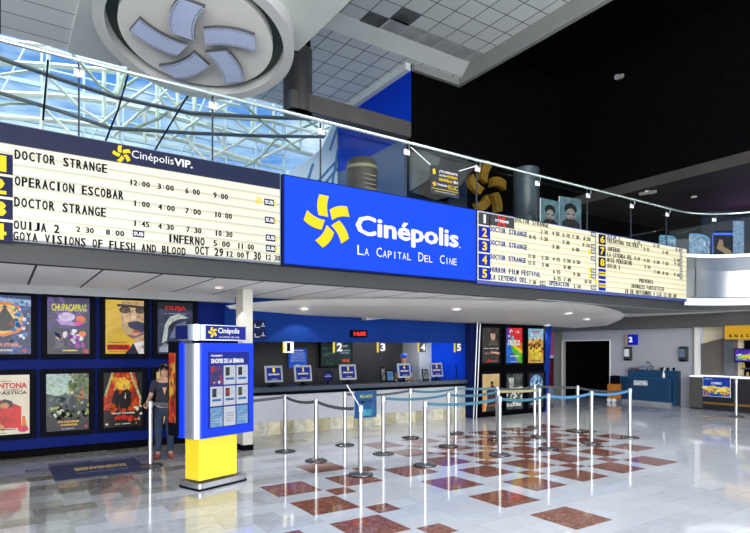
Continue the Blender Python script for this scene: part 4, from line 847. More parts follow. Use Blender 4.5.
for i, (a, b, c, d) in enumerate(scr_px):
    x0, z1 = on_y(a, c, 11.35); x1, z0 = on_y(b, d, 11.35); w_ = x1-x0; h_ = .36
    t = thing('customer_screen', ['leftmost silver framed blue screen facing customers on the ticket counter', 'second silver framed blue screen, under the blue wall poster', 'third silver framed blue screen, under the television', 'fourth silver framed blue screen, in front of the capped cashier', 'fifth silver framed blue screen, by the grey pier'][i], 'screen', (x0, 11.33, 1.0), 0, 'customer screens on the ticket counter')
    obj('foot', bx(w_*.25, w_*.75, -.02, .14, 0, .02), frameblk, t, bevel=.004); obj('stand', bx(w_*.42, w_*.58, .04, .07, 0, .14), frameblk, t)
    hd = bpy.data.objects.new('head', None); 
    bm = NB(); prism(bm, [(0, -.0, .08), (w_, 0, .08), (w_, .06, .08+h_), (0, .06, .08+h_)], (0, .04, 0)); obj('bezel', bm, mat('silver_bezel', (.26, .27, .28), .35, .5), t, bevel=.006)
    bm = NB(); q0 = .045
    k_ = .06/h_
    def sp(x, z): return (x, k_*(z-.08)-.004, z)
    z0_, z1_ = .08+q0, .08+h_-q0
    bm.faces.new([bm.verts.new(sp(*p)) for p in ((q0, z0_), (w_-q0, z0_), (w_-q0, z1_), (q0, z1_))]); o = obj('display', bm, glow(16, 40, 130, .7), t)
    bm = NB(); text(bm, str(i+1), w_/2-.025, w_/2+.025, .3, .39, 0, off=.04, mi=0); text(bm, 'BIENVENIDO', w_*.2, w_*.8, .235, .27, 0, off=.03, mi=1); text(bm, 'CINÉPOLIS', w_*.35, w_*.7, .14, .165, 0, mi=1)
    for v in bm.verts: v.co.y = k_*(v.co.z-.08)-.008
    obj('display_text', bm, [yellowp, glow(235, 220, 190, .9)], o)
t = thing('wall_poster', 'blue information poster on the dark back wall of window 1', 'poster', (on_y(289, 356, 13.3)[0], 13.32, on_y(289, 368, 13.3)[1]))
w_ = on_y(307, 356, 13.3)[0]-on_y(289, 356, 13.3)[0]
s = [('t', (210, 225, 250), 'PROMOCIONES', .2, .8, .86, .93, .04)]+[('t', (180, 205, 245), ['LUNES MIERCOLES', 'JUEVES ESTRENO', 'VIERNES NOCHE', 'CLUB CINEPOLIS', 'MATINE 2 X 1'][j], .12, .88, .74-j*.1, .79-j*.1, .03) for j in range(5)]+[('e', (235, 240, 250), .5, .12, .12, .05)]
art(t, w_, .5, noise_print('bg_info', [(18, 60, 170), (26, 84, 205), (40, 100, 220)], 3), s, name='poster_print')
obj('backing', bx(0, w_, .002, .02, 0, .5), navyd, t)
x0, z1 = on_y(321.5, 342, 13.25); x1, z0 = on_y(352, 366, 13.25)
t = thing('television', 'wide dark teal television listing prices on the booth back wall', 'television', (x0, 13.27, z0))
art(t, x1-x0, z1-z0, noise_print('bg_teal', [(6, 12, 14), (14, 40, 42), (30, 66, 62)], 2, .7), [('t', (230, 235, 240), 'ADULTO', .66, .86, .8, .88, .03), ('t', (160, 190, 210), 'NIÑOS 3RA EDAD', .6, .94, .62, .7, .03), ('t', (160, 190, 210), 'PRECIOS', .62, .92, .52, .58, .03), ('t', (240, 80, 20), 'VIP 60', .66, .92, .16, .3, .06), ('spk', (40, 90, 60), 12, .02, .4, .1, .9, .06)], name='display')
obj('bezel', bx(-.03, x1-x0+.03, .003, .08, -.03, z1-z0+.03), frameblk, t)
x, z = on_y(328, 377.5, 11.6)
t = thing('round_sign', 'small dark purple round sign on the counter left of screen 3', 'sign', (x, 11.6, 1.0))
bm = NB(); tube(bm, [(0, 0, .17), (0, .02, .17)], .14, 24); obj('disc', bm, mat('purple_disc', s2l(34, 34, 110), .4, emit=.25), t); bm = NB(); box(bm, -.09, .09, -.006, -.001, .15, .17); box(bm, -.06, .06, -.006, -.001, .19, .205); obj('lettering', bm, glow(150, 160, 220, .6), t); obj('stem', bx(-.02, .02, 0, .02, 0, .05), frameblk, t)
# led clock and info panels on header
x0, z1 = on_y(351, 330, 11.05); x1, z0 = on_y(366, 337.5, 11.05)
t = thing('led_clock', 'small black box with red glowing digits on the navy header', 'clock', (x0, 11.0, z0))
obj('housing', bx(0, x1-x0, 0, .1, 0, z1-z0), frameblk, t, bevel=.006); bm = NB(); text(bm, '14:05', .04, x1-x0-.04, .035, z1-z0-.035, -.004, off=.05); obj('digits', bm, mat('led_red', (.9, .02, .01), .4, emit=1.6), t)
x0, z1 = on_y(253.5, 320, 11.05); x1, z0 = on_y(266, 339.5, 11.05)
for j in range(2):
    zz = z0+(1-j)*(z1-z0)/2
    t = thing('direction_sign', ['upper navy pictogram sign at the left end of the booth header', 'lower navy pictogram sign at the left end of the booth header'][j], 'sign', (x0, 11.07, zz))
    obj('plate', bx(0, x1-x0, 0, .03, .01, (z1-z0)/2-.01), mat('sign_navy', s2l(14, 34, 104), .4, emit=.15), t)
    bm = NB(); ww = x1-x0
    box(bm, .03, .05, -.004, -.001, .04, .12); box(bm, .06, .14, -.004, -.001, .04, .06); prism(bm, [(ww*.72, -.004, .1), (ww*.86, -.004, .1), (ww*.79, -.004, .16)], (0, .003, 0)); box(bm, ww*.6, ww*.95, -.004, -.001, .07, .085); obj('pictogram', bm, glow(190, 205, 235, .7), t)
# card stands on counter
def stand(px, y, w_, h_, lab, lit=True):
    x, _ = on_y(px, 375, y); t = thing('brochure_stand', lab, 'stand', (x, y, 1.0), 0)
    bm = NB(); prism(bm, [(0, 0, 0), (w_, 0, 0), (w_, .05, h_), (0, .05, h_)], (0, .015, 0)); obj('holder', bm, frameblk, t)
    bm = NB(); prism(bm, [(.02, -.004, .03), (w_-.02, -.004, .03), (w_-.02, .04, h_-.03), (.02, .04, h_-.03)], (0, .003, 0)); obj('sheet', bm, noise_print('sheet_'+('lit' if lit else 'pale'), [(60, 120, 180), (90, 150, 210), (150, 190, 230)] if lit else [(60, 60, 64), (150, 155, 160), (220, 224, 228)], 9, .5), t)
    obj('rear_leg', bx(w_*.4, w_*.6, .05, .12, 0, .02), frameblk, t)
stand(387, 11.4, .22, .28, 'light blue leaflet stand on the counter left of screen 4')
stand(381.5, 11.55, .14, .34, 'pale leaflet stand behind the light blue one on the counter', False)
stand(423, 11.4, .2, .28, 'black framed card stand between screens 4 and 5', False)
stand(457, 11.5, .34, .40, 'pale flecked card stand at the right end of the ticket counter', False)
# downlights in the canopy
from mathutils.bvhtree import BVHTree
_v = [p for c in canopy_pts for p in c]; _f = [(i*9+k, (i+1)*9+k, (i+1)*9+k+1, i*9+k+1) for i in range(len(canopy_pts)-1) for k in range(8)]
canopy_tree = BVHTree.FromPolygons(_v, _f)
for px, py, lab in ((304, 309, 'leftmost recessed downlight glowing in the white canopy'), (456, 309, 'recessed downlight in the middle of the white canopy'), (568, 313, 'recessed downlight nearest the canopy front at its right end'), (586, 319, 'rightmost recessed downlight in the white canopy'), (547, 325, 'recessed downlight above the right-hand posters')):
    x, y = on_z(px, py, 2.6); hit = canopy_tree.ray_cast(Vector((0, 0, HC)), Vector((x, y, 2.6-HC)).normalized())[0]
    x, y, z = hit if hit else (x, y, 2.6)
    t = thing('downlight', lab, 'ceiling light', (x, y, z-.012), 0, 'canopy downlights')
    bm = NB(); annulus(bm, [(.075, -.015), (.11, -.01), (.11, .02), (.075, .02)], 20); obj('trim_ring', bm, white, t, smooth=True)
    bm = NB(); lathe(bm, [(.074, .0), (.074, .015)], n=20); obj('lamp_face', bm, mat('warm_lamp', (1, .88, .55), .4, emit=3), t)
    l = bpy.data.lights.new('downlight_beam', 'SPOT'); l.energy = 30; l.spot_size = 1.9; l.color = (1, .9, .72); l.shadow_soft_size = .05
    lo = bpy.data.objects.new('downlight_beam', l); C.objects.link(lo); lo.location = (0, 0, -.03); lo.parent = t
x, y = on_z(219, 287, 2.86)
t = thing('downlight', 'lone pinkish recessed downlight in the panelled soffit above the kiosk', 'ceiling light', (x, y, 2.855))
bm = NB(); annulus(bm, [(.07, -.015), (.1, -.01), (.1, .0), (.07, .0)], 20); obj('trim_ring', bm, white, t, smooth=True); bm = NB(); lathe(bm, [(.069, -.008), (.069, .0)], n=20); obj('lamp_face', bm, mat('pink_lamp', (1, .6, .6), .4, emit=2), t)
l = bpy.data.lights.new('downlight_beam', 'SPOT'); l.energy = 30; l.spot_size = 1.9; lo = bpy.data.objects.new('downlight_beam', l); C.objects.link(lo); lo.location = (0, 0, -.04); lo.parent = t
t = thing('canopy_bracket', 'thin grey wing-shaped fitting under the canopy near the red clock', 'fitting', (on_y(377, 318, 10.9)[0], 10.9, 2.46))
bm = NB(); prism(bm, [(-.3, 0, .0), (.3, 0, .06), (.3, 0, .09), (-.3, 0, .09)], (0, .18, 0)); obj('wing', bm, greym, t)

# ---------------------------------------------------------------- kiosk
t = thing('information_kiosk', 'blue and yellow freestanding information kiosk with lit panel of notices', 'kiosk', (2.12, 7.22, 0), math.radians(20))
# local: x along the front, y into the body; front face faces -y
Wk = .80; Dk = .34
def rprism(bm, x0, x1, y0, y1, z0, z1, r=.0, mi=0, rl=None):
    pts = []; rl = rl if rl is not None else r
    for cx, cy, a0, rr in ((x1-r, y0+r, -90, r), (x1-r, y1-r, 0, r), (x0+rl, y1-rl, 90, rl), (x0+rl, y0+rl, 180, rl)):
        for i in range(5):
            a = math.radians(a0+i*22.5); pts.append((cx+rr*math.cos(a), cy+rr*math.sin(a), z0))
    return prism(bm, pts, (0, 0, z1-z0), mi)
bm = NB(); rprism(bm, -.06, Wk-.06, -.06, Dk+.06, 0, .025, .05); obj('rubber_skirt', bm, frameblk, t)
bm = NB(); rprism(bm, -.05, Wk-.07, -.05, Dk+.05, .025, .09, .05); obj('base_plinth', bm, mat('plinth_steel', (.35, .36, .38), .25, .8), t, smooth=True)
obj('yellow_column', bx(.0, Wk-.19, .02, Dk-.02, .11, .70), yellow, t, bevel=.008)
bm = NB(); rprism(bm, -.09, .10, -.03, Dk+.0, .655, 1.87, .02, rl=.08); obj('corner_post', bm, mat('satin_corner', (.38, .41, .41), .35, .75, var=.05), t, smooth=True)
bm = NB(); rprism(bm, -.02, Wk+.05, -.05, .10, .66, 1.88, .02); fr_ = obj('display_frame', bm, royal, t, bevel=.004)
obj('cabinet_body', bx(0, Wk, .1, Dk, .70, 1.86), royal, t)
o = obj('backlit_face', bx(.085, Wk-.05, -.058, -.05, .78, 1.76), glow(24, 40, 150, .7), t)
x0, x1 = .10, Wk-.065; cw = (x1-x0)/3
bm = NB(); text(bm, 'PROGRAMATE', .12, .30, 1.70, 1.725, -.06, off=.02); text(bm, 'SINOPSIS DE LA SEMANA', .12, .66, 1.615, 1.675, -.06, off=.03); obj('panel_heading', bm, whitel, o)
for r_ in range(3):
    for c_ in range(3):
        zt = 1.585-r_*.272; xa = x0+c_*cw+.008; wc = cw-.016; hc = .252
        sh_ = bpy.data.objects.new('x', None)
        if r_ == 0 and c_ == 0: base = noise_print('notice_red', [(24, 40, 110), (70, 60, 130), (220, 40, 50)], 9, .8); s = [('spk', (230, 235, 245), 5, .1, .9, .02, .2, .08), ('spk', (214, 40, 50), 3, .1, .9, .75, .95, .12)]
        elif r_ == 2: base = noise_print('notice_blue' if c_ != 1 else 'notice_pale', [(60, 140, 210), (120, 180, 230), (190, 220, 245)] if c_ != 1 else [(214, 226, 240), (230, 236, 244), (240, 244, 250)], 9, .8); s = [('t', (240, 245, 250) if c_ != 1 else (110, 150, 200), 'HORARIOS', .15, .85, .62-j*.13, .68-j*.13, .02) for j in range(4)]
        else:
            base = noise_print('notice_white', [(206, 216, 232), (222, 230, 242), (236, 240, 248)], 6, .85)
            cc = [(120, 60, 60), (60, 60, 50), (30, 34, 50), (50, 60, 90), (170, 50, 40), (90, 100, 50)][(r_*3+c_) % 6]
            s = [('p', (30, 40, 50), [(.15, .46), (.5, .46), (.5, .9), (.15, .9)]), ('p', cc, [(.19, .5), (.46, .5), (.46, .84), (.19, .84)]), ('p', (50, 120, 200), [(.15, .24), (.88, .24), (.88, .36), (.15, .36)]), ('p', (160, 180, 205), [(.58, .6), (.85, .6), (.85, .62), (.58, .62)]), ('p', (160, 180, 205), [(.58, .7), (.85, .7), (.85, .72), (.58, .72)])]
        n_ = art(o, wc, hc, base, s, .85, 'notice_sheet'); n_.location = (xa, -.061, zt-hc)
bm = NB(); rprism(bm, -.13, Wk-.1, -.07, Dk+.0, 1.91, 2.11, .02, rl=.1); hd = obj('header_band', bm, mat('header_metal', (.5, .54, .58), .28, .8), t, smooth=True)
obj('header_face', bx(.03, Wk-.13, -.08, -.068, 1.925, 2.10), mat('header_blue', s2l(14, 44, 168), .35, emit=.5), hd)
obj('header_side', bx(-.145, -.12, .06, .32, 1.925, 2.10), mat('header_side_navy', s2l(10, 20, 70), .35), hd)
bm = NB(); star(bm, .13, 2.015, .068, -.088, -.08); obj('header_star', bm, yellowp, hd)
bm = NB(); text(bm, 'Cinépolis', .21, .56, 1.985, 2.075, -.086, off=.02); text(bm, 'LA CAPITAL DEL CINE', .23, .56, 1.945, 1.965, -.086, off=.0); obj('header_lettering', bm, whitel, hd)
obj('header_neck', bx(.1, Wk-.15, .05, Dk-.08, 1.86, 1.93), frameblk, t)
# side poster case on the kiosk's left flank
ks = obj('side_case', bx(-.15, -.09, .28, .47, .68, 1.90), frameblk, t)
so = art(ks, .15, .9, A['inferno'][0], [('spk', (240, 190, 60), 16, .1, .9, .3, .8, .1), ('spk', (40, 20, 14), 14, 0, 1, .0, .9, .08), ('t', (214, 40, 30), 'INFERNO', .1, .9, .86, .95, .05)], .7, 'side_print'); so.rotation_euler = (0, 0, -PI/2); so.location = (-.153, .45, .85)
obj('edge_strip', bx(-.12, -.085, .2, .31, .66, 1.88), royal, t)
# ---------------------------------------------------------------- mat
t = thing('door_mat', 'navy entrance mat with gold lettering on the marble floor', 'mat', (.62, 8.82, 0))
obj('pad', bx(0, 1.22, 0, 1.08, .0025, .014), mat('mat_navy', (.004, .01, .05), .9, var=.3, scale=40), t, bevel=.003)
def flat_text(bm, s, x0, x1, y0, y1, z, off=.03):
    text(bm, s, x0, x1, y0, y1, 0, off=off)
    for v in bm.verts:
        if abs(v.co.y) < 1e-9: v.co = Vector((v.co.x, v.co.z, z))
    return bm
bm = NB(); flat_text(bm, 'BIENVENIDOS', .3, 1.0, .5, .72, .0155); obj('gold_lettering', bm, mat('mat_gold', s2l(190, 160, 90), .8), t)
bm = NB(); flat_text(bm, 'LA CAPITAL DEL CINE', .3, .98, .26, .35, .0155, .0); obj('slogan_lettering', bm, mat('mat_silver', s2l(120, 130, 160), .8), t)

# ---------------------------------------------------------------- stanchions
SP = {1: (1.92, 9.14), 2: (4.17, 9.14), 3: (4.23, 8.09), 4: (5.37, 9.12), 5: (4.29, 6.84), 6: (5.47, 7.99), 7: (6.93, 9.15), 8: (5.47, 6.85), 9: (6.9, 7.95), 10: (8.11, 9.11), 11: (7.05, 6.81), 12: (8.85, 8.62), 13: (8.22, 7.98), 14: (10.15, 8.72), 15: (9.19, 7.77), 16: (8.22, 6.75), 17: (10.5, 7.83), 18: (9.37, 6.68), 19: (10.64, 6.69), 20: (16.28, 7.2)}
SL = {1: 'steel queue post at the corner of the navy floor mat', 2: 'back row queue post nearest the kiosk, with grey belt', 3: 'queue post of the middle row nearest the kiosk', 4: 'queue post just left of the blue sheet hanging at the counter front', 5: 'nearest and largest queue post, carrying a slanted rod and blue sheet', 6: 'middle row queue post just right of the sign-bearing post', 7: 'back row queue post in front of window 3 and screen 4',
      8: 'leftmost front row queue post on the red checkered floor', 9: 'middle row queue post before the number 5 window', 10: 'back row queue post by the right end of the ticket counter', 11: 'front row queue post in front of the dark left-hand poster', 12: 'farthest of three posts bunched before the sepia poster', 13: 'middle one of three posts bunched before the sepia poster', 14: 'back row queue post in front of the globe poster',
      15: 'queue post where the olive belt ends before the globe poster', 16: 'front row queue post just left of the maroon banner view', 17: 'back row queue post in front of the black doorway', 18: 'front row queue post under the right part of the black doorway', 19: 'rightmost post of the belted queue, left of the teal cabinet', 20: 'single distant queue post before the popcorn banner'}
BL = [(1, 2, beltg, 0), (2, 3, beltg, 0), (3, 5, beltg, 0), (4, 7, beltg, 0), (7, 10, beltm, 0), (10, 12, beltm, 0), (12, 14, beltg, 0), (14, 17, beltg, 0), (6, 9, beltm, 0), (9, 13, beltm, 0), (13, 15, belto, 0), (8, 11, beltm, 0), (11, 16, beltm, 0), (16, 18, mat('belt_sky', (.04, .16, .30), .6), 0), (18, 19, MATS['belt_sky'], 0), (17, 19, beltg, 0)]
proto = None
for k, (x, y) in SP.items():
    if proto is None:
        t = thing('queue_post', SL[k], 'queue post', (x, y, .0022), 0, 'queue posts of the belt barrier')
        bm = NB(); lathe(bm, [(.175, 0), (.175, .012), (.165, .022), (.05, .035), (.036, .04)], n=32); obj('base_plate', bm, mat('base_steel', (.22, .225, .23), .25, .9), t, smooth=True)
        bm = NB(); lathe(bm, [(.034, .035), (.034, .90)], n=20); obj('tube', bm, steel, t, smooth=True)
        bm = NB(); lathe(bm, [(.036, .90), (.038, .902), (.038, .985), (.030, 1.0)], n=20); obj('belt_cassette', bm, mat('cassette_steel', (.5, .52, .53), .3, .85), t, smooth=True)
        bm = NB(); lathe(bm, [(.177, -.001), (.181, .0), (.181, .009), (.177, .01)], n=32); obj('rubber_rim', bm, frameblk, t, smooth=True)
        proto = t; posts_ = {k: t}; kids = list(t.children)
    else:
        t = proto.copy(); C.objects.link(t); t.location = (x, y, .0022); t['label'] = SL[k]; posts_[k] = t
        for c_ in kids: d_ = c_.copy(); C.objects.link(d_); d_.parent = t
for a, b, m_, _ in BL:
    pa, pb = SP[a], SP[b]; v = Vector((pb[0]-pa[0], pb[1]-pa[1], 0)); L_ = v.length; u = v/L_; bm = NB(); N = 10
    nr = Vector((-u.y, u.x, 0))*.0015; sag = .05 if L_ > 1.0 else .01
    s0 = .036; pts = []
    for i in range(N+1):
        s_ = s0+(L_-2*s0)*i/N; q_ = s_/L_; z = .955-sag*4*q_*(1-q_); pts.append((u*s_, z))
    va = [[bm.verts.new((p.x+nr.x*sg, p.y+nr.y*sg, z+dz)) for sg, dz in ((-1, -.024), (1, -.024), (1, .024), (-1, .024))] for p, z in pts]
    for p, q_ in zip(va, va[1:]):
        for i in range(4): bm.faces.new((p[i], p[(i+1) % 4], q_[(i+1) % 4], q_[i]))
    bm.faces.new(va[0]); bm.faces.new(va[-1][::-1])
    obj('belt', bm, m_, posts_[a])
# slanted rod and blue sheet on the nearest post
t = posts_[5]
rod = NB(); a_ = on_y(346.5, 385, 6.85); tube(rod, [(0, 0, .96), (a_[0]-SP[5][0], 0, a_[1])], .006, 8); obj('sign_rod', rod, whitep, t)
x0, z1 = on_y(353, 391.5, 6.9); x1, z0 = on_y(375.5, 417, 6.9)
t = thing('blue_notice', 'small blue printed notice hanging behind the nearest queue post', 'notice', (x0+.02, 6.9, z0))
w_ = x1-x0
art(t, w_, z1-z0, noise_print('bg_notice', [(14, 90, 170), (30, 120, 200), (60, 150, 220)], 5, .55), [('t', (200, 215, 120), 'FILA AQUI', .25, .8, .72, .86, .04), ('t', (30, 60, 130), 'ESPERA TU TURNO', .2, .85, .55, .62, .03), ('p', (70, 180, 220), [(.2, .08), (.75, .08), (.8, .3), (.25, .34)])], name='sheet')
obj('sheet_backing', bx(0, w_, .002, .008, 0, z1-z0), whitep, t); bm = NB(); tube(bm, [(.14, .02, (z1-z0)*.6), (.14, -.03, (z1-z0)*.6)], .012, 8); obj('clip', bm, frameblk, t)

# ---------------------------------------------------------------- people
def skin_mesh(name, verts, edges, radii, m, parent, sub=2, root=0):
    me = bpy.data.meshes.new(name); bm = NB(); lay = bm.verts.layers.skin.verify(); vv = [bm.verts.new(v) for v in verts]
    for v, r in zip(vv, radii): v[lay].radius = (r, r) if not isinstance(r, tuple) else r
    vv[root][lay].use_root = True
    for a, b in edges: bm.edges.new((vv[a], vv[b]))
    bm.to_mesh(me); bm.free(); o = bpy.data.objects.new(name, me); C.objects.link(o)
    s = o.modifiers.new('s', 'SKIN'); s.use_smooth_shade = True; q = o.modifiers.new('d', 'SUBSURF'); q.levels = sub; q.render_levels = sub
    dg = bpy.context.evaluated_depsgraph_get(); dg.update(); m2_ = bpy.data.meshes.new_from_object(o.evaluated_get(dg))
    bpy.data.objects.remove(o)
    for x in (m if isinstance(m, (list, tuple)) else [m]): m2_.materials.append(x)
    for p in m2_.polygons: p.use_smooth = True
    o = bpy.data.objects.new(name, m2_); C.objects.link(o)
    if parent: o.parent = parent
    return o
def add_bits(o, fn):
    bm = NB(); bm.from_mesh(o.data); fn(bm); bm.to_mesh(o.data); bm.free()
    for p in o.data.polygons: p.use_smooth = True
def hand(bm, wrist, d, palmn, s=1.0):
    d = Vector(d).normalized(); n = Vector(palmn).normalized(); side = d.cross(n).normalized(); w_ = Vector(wrist)
    for i in range(4):
        b = w_+d*.075*s+side*(-.028+.019*i)*s; L = (.062, .072, .068, .052)[i]*s
        tube(bm, [w_+side*(-.012+.008*i)*s, b, b+d*L*.5+n*.008*s, b+d*L*.8+n*.03*s, b+d*L*.85+n*.045*s], .0105*s, 6, r2=.007*s)
    b = w_+d*.02*s-side*.02*s; tube(bm, [b, b-side*.03*s+d*.03*s, b-side*.032*s+d*.065*s+n*.015*s], .012*s, 6, r2=.008*s)
def person(label, loc, rz, H_, female=True, pose=None, hat=False, top=shirtm, legs=jeans):
    """faces local -Y; built as one skinned body, clothes and hair as children"""
    t = thing('person', label, 'person', loc, rz)
    k = H_/1.70; p = lambda *a: tuple(x*k for x in a)
    V = [p(0, 0, .92), p(0, 0, 1.08), p(0, -.01, 1.26), p(0, .01, 1.40), p(0, 0, 1.47), p(0, -.02, 1.55), p(0, -.025, 1.64),
         p(.17, 0, 1.38), p(.23, .02, 1.12), p(*pose['rh']), p(-.17, 0, 1.38), p(-.24, .02, 1.12), p(*pose['lh']),
         p(.09, 0, .86), p(.10, -.02, .48), p(.11, .0, .09), p(.12, -.12, .035), p(-.09, 0, .86), p(-.10, -.02, .48), p(-.11, .02, .09), p(-.13, -.10, .035)]
    E_ = [(0, 1), (1, 2), (2, 3), (3, 4), (4, 5), (5, 6), (3, 7), (7, 8), (8, 9), (3, 10), (10, 11), (11, 12), (0, 13), (13, 14), (14, 15), (15, 16), (0, 17), (17, 18), (18, 19), (19, 20)]
    Rr = [(.14, .10), (.115, .085), (.145, .10), (.12, .08), (.052, .052), (.075, .085), (.07, .08), .055, .042, .028, .055, .042, .028, .085, .058, .042, .035, .085, .058, .042, .035]
    Rr = [tuple(x*k for x in r) if isinstance(r, tuple) else r*k for r in Rr]
    body = skin_mesh('body', V, E_, Rr, skin, t)
    def bits(bm):
        hand(bm, V[9], Vector(V[9])-Vector(V[8]), (-.3, -1, .2)); hand(bm, V[12], Vector(V[12])-Vector(V[11]), (.3, -1, .2))
        ball(bm, p(0, -.108, 1.595), .014*k, .022*k, .02*k); ball(bm, p(.083, -.01, 1.60), .012*k, .02*k, .03*k); ball(bm, p(-.083, -.01, 1.60), .012*k, .02*k, .03*k)
        ball(bm, p(0, -.09, 1.555), .026*k, .015*k, .008*k)
    add_bits(body, bits)
    for s_ in (-1, 1):
        bm = NB(); ball(bm, p(s_*.03, -.098, 1.615), .012*k, .008*k, .008*k); obj('eye', bm, frameblk, t, smooth=True)
    sv = [0, 1, 2, 3, 7, 8, 10, 11]
    se = [(0, 1), (1, 2), (2, 3), (3, 4), (4, 5), (3, 6), (6, 7)]
    SV = [V[i] for i in sv]; SR = [Rr[i] for i in sv]
    SV[5] = tuple(Vector(V[7]).lerp(Vector(V[8]), .75)); SV[7] = tuple(Vector(V[10]).lerp(Vector(V[11]), .75)); SV[0] = p(0, 0, .88)
    SR = [tuple(x+.016 for x in r) if isinstance(r, tuple) else r+.018 for r in SR]
    sh = skin_mesh('shirt', SV, se, SR, top, t)
    if legs:
        lv = [0, 13, 14, 15, 17, 18, 19]; le = [(0, 1), (1, 2), (2, 3), (0, 4), (4, 5), (5, 6)]
        LR = [Rr[i] for i in lv]; LR = [tuple(x+.008 for x in r) if isinstance(r, tuple) else r+.014 for r in LR]
        skin_mesh('trousers', [V[i] for i in lv], le, LR, legs, t)
        for s_, v in ((1, V[16]), (-1, V[20])):
            bm = NB(); ball(bm, (v[0], v[1]+.05, .035), .05, .13, .038, u=14, v=8); obj('shoe', bm, mat('shoe_red', s2l(120, 50, 50), .5), t, smooth=True)
    bm = NB(); ball(bm, p(0, .022, 1.65), .09*k, .095*k, .09*k, u=16, v=12)
    if female and not hat: ball(bm, p(0, .07, 1.56), .078*k, .05*k, .13*k, u=14, v=10)
    bmesh.ops.delete(bm, geom=[v for v in bm.verts if v.co.y < -.055*k and v.co.z < 1.675*k], context='VERTS')
    obj('hair', bm, hairm, t, smooth=True)
    if hat:
        bm = NB(); ball(bm, p(0, -.0, 1.675), .098*k, .108*k, .075*k, u=16, v=10); prism(bm, [p(-.07, -.08, 1.665), p(.07, -.08, 1.665), p(.05, -.19, 1.65), p(-.05, -.19, 1.65)], (0, 0, .01)); obj('cap', bm, bshirt, t, smooth=True)
    return t
pw = person('person with dark polo shirt and faded jeans standing by the left posters', (2.27, 9.75, .0), math.radians(-12), 1.53, pose={'rh': (.17, -.17, .93), 'lh': (-.30, -.16, 1.02)})
bm = NB(); prism(bm, [(-.035, -.118, 1.3*.9), (.035, -.118, 1.3*.9), (0, -.118, 1.16*.9)], (0, .012, 0)); obj('neckline', bm, skin, pw)
person('person in a blue cap and blue shirt working behind the ticket counter', (9.05, 12.25, 0), math.radians(-55), 1.64, female=False, pose={'rh': (.12, -.26, 1.0), 'lh': (-.14, -.26, 1.02)}, hat=True, top=bshirt)

# ---------------------------------------------------------------- things upstairs
# hanging promo sign on the balustrade
x0, z1 = on_y(430.5, 164.5, 8.0); x1, _ = on_y(459, 170, 8.0); z0 = on_y(430.5, 193, 8.0)[1]
t = thing('hanging_sign', 'small black sign with yellow and white lettering hung on cords from the rail', 'sign', (x0, 8.0, z0)); w_ = x1-x0; h_ = z1-z0
obj('board', bx(0, w_, 0, .015, 0, h_), mat('sign_black', (.012, .012, .014), .4), t)
bm = NB(); text(bm, '¿TE PERDISTE', .2, w_-.04, h_*.78, h_*.88, -.004, off=.03); text(bm, 'ALGÚN', .2, w_*.55, h_*.67, h_*.75, -.004, off=.03); text(bm, 'Cinépolis', .15, w_*.58, h_*.31, h_*.40, -.004, off=.03); text(bm, 'www.cinepolisklic.com', .1, w_-.1, h_*.08, h_*.14, -.004); text(bm, 'EN', w_*.8, w_*.95, h_*.5, h_*.6, -.004, off=.03); obj('white_lettering', bm, whitel, t)
bm = NB(); text(bm, 'ESTRENO?', w_*.58, w_-.04, h_*.66, h_*.75, -.004, off=.03); text(bm, 'REVÍVELO', .2, w_*.75, h_*.5, h_*.62, -.004, off=.03); text(bm, 'KLIC', w_*.62, w_*.95, h_*.26, h_*.42, -.004, off=.0); star(bm, .09, h_*.355, .045, -.006, -.001); box(bm, .02, w_-.02, -.004, -.001, h_*.19, h_*.205); prism(bm, [(.06, -.004, h_*.68), (.12, -.004, h_*.72), (.1, -.004, h_*.9), (.05, -.004, h_*.85)], (0, .003, 0)); obj('yellow_lettering', bm, yellowp, t)
for cx_, tx_, tz_ in ((.0, on_y(411, 149, 8.0)[0]-x0, 5.38-z0), (w_, on_y(477, 165, 8.0)[0]-x0, 5.34-z0)):
    bm = NB(); tube(bm, [(cx_, .007, h_), (tx_, .0, tz_)], .008, 6); obj('cord', bm, whitep, t)
# large gold star on black wall
cx_, cz_ = on_y(489, 189, 13.1)
t = thing('wall_emblem', 'large dim gold star of film strips on the black upstairs wall', 'emblem', (cx_, 13.1, cz_))
for k in range(5):
    bm = NB(); R_ = .86; th = math.radians(100-72*k); d = th-math.radians(30); c = (math.cos(th)*.62*R_, math.sin(th)*.62*R_); L = .36*R_; W = .17*R_; u = (math.cos(d), math.sin(d)); v = (-u[1], u[0])
    pts = [(-1, 1), (-.5, 1), (0, 1), (.5, 1), (1, 1), (1, -1), (.5, -1), (0, -1), (-.5, -1), (-1, -1)]
    prism(bm, [(c[0]+a*L*u[0]+(b*W+.08*R_*(1-a*a))*v[0], 0, c[1]+a*L*u[1]+(b*W+.08*R_*(1-a*a))*v[1]) for a, b in pts], (0, .18, 0)); obj('film_strip', bm, gold, t)
area('emblem_wash', (cx_-.5, 11.2, cz_+2.2), (math.radians(-40), 0, 0), .6, .3, 12, (1, .85, .6)).parent = None
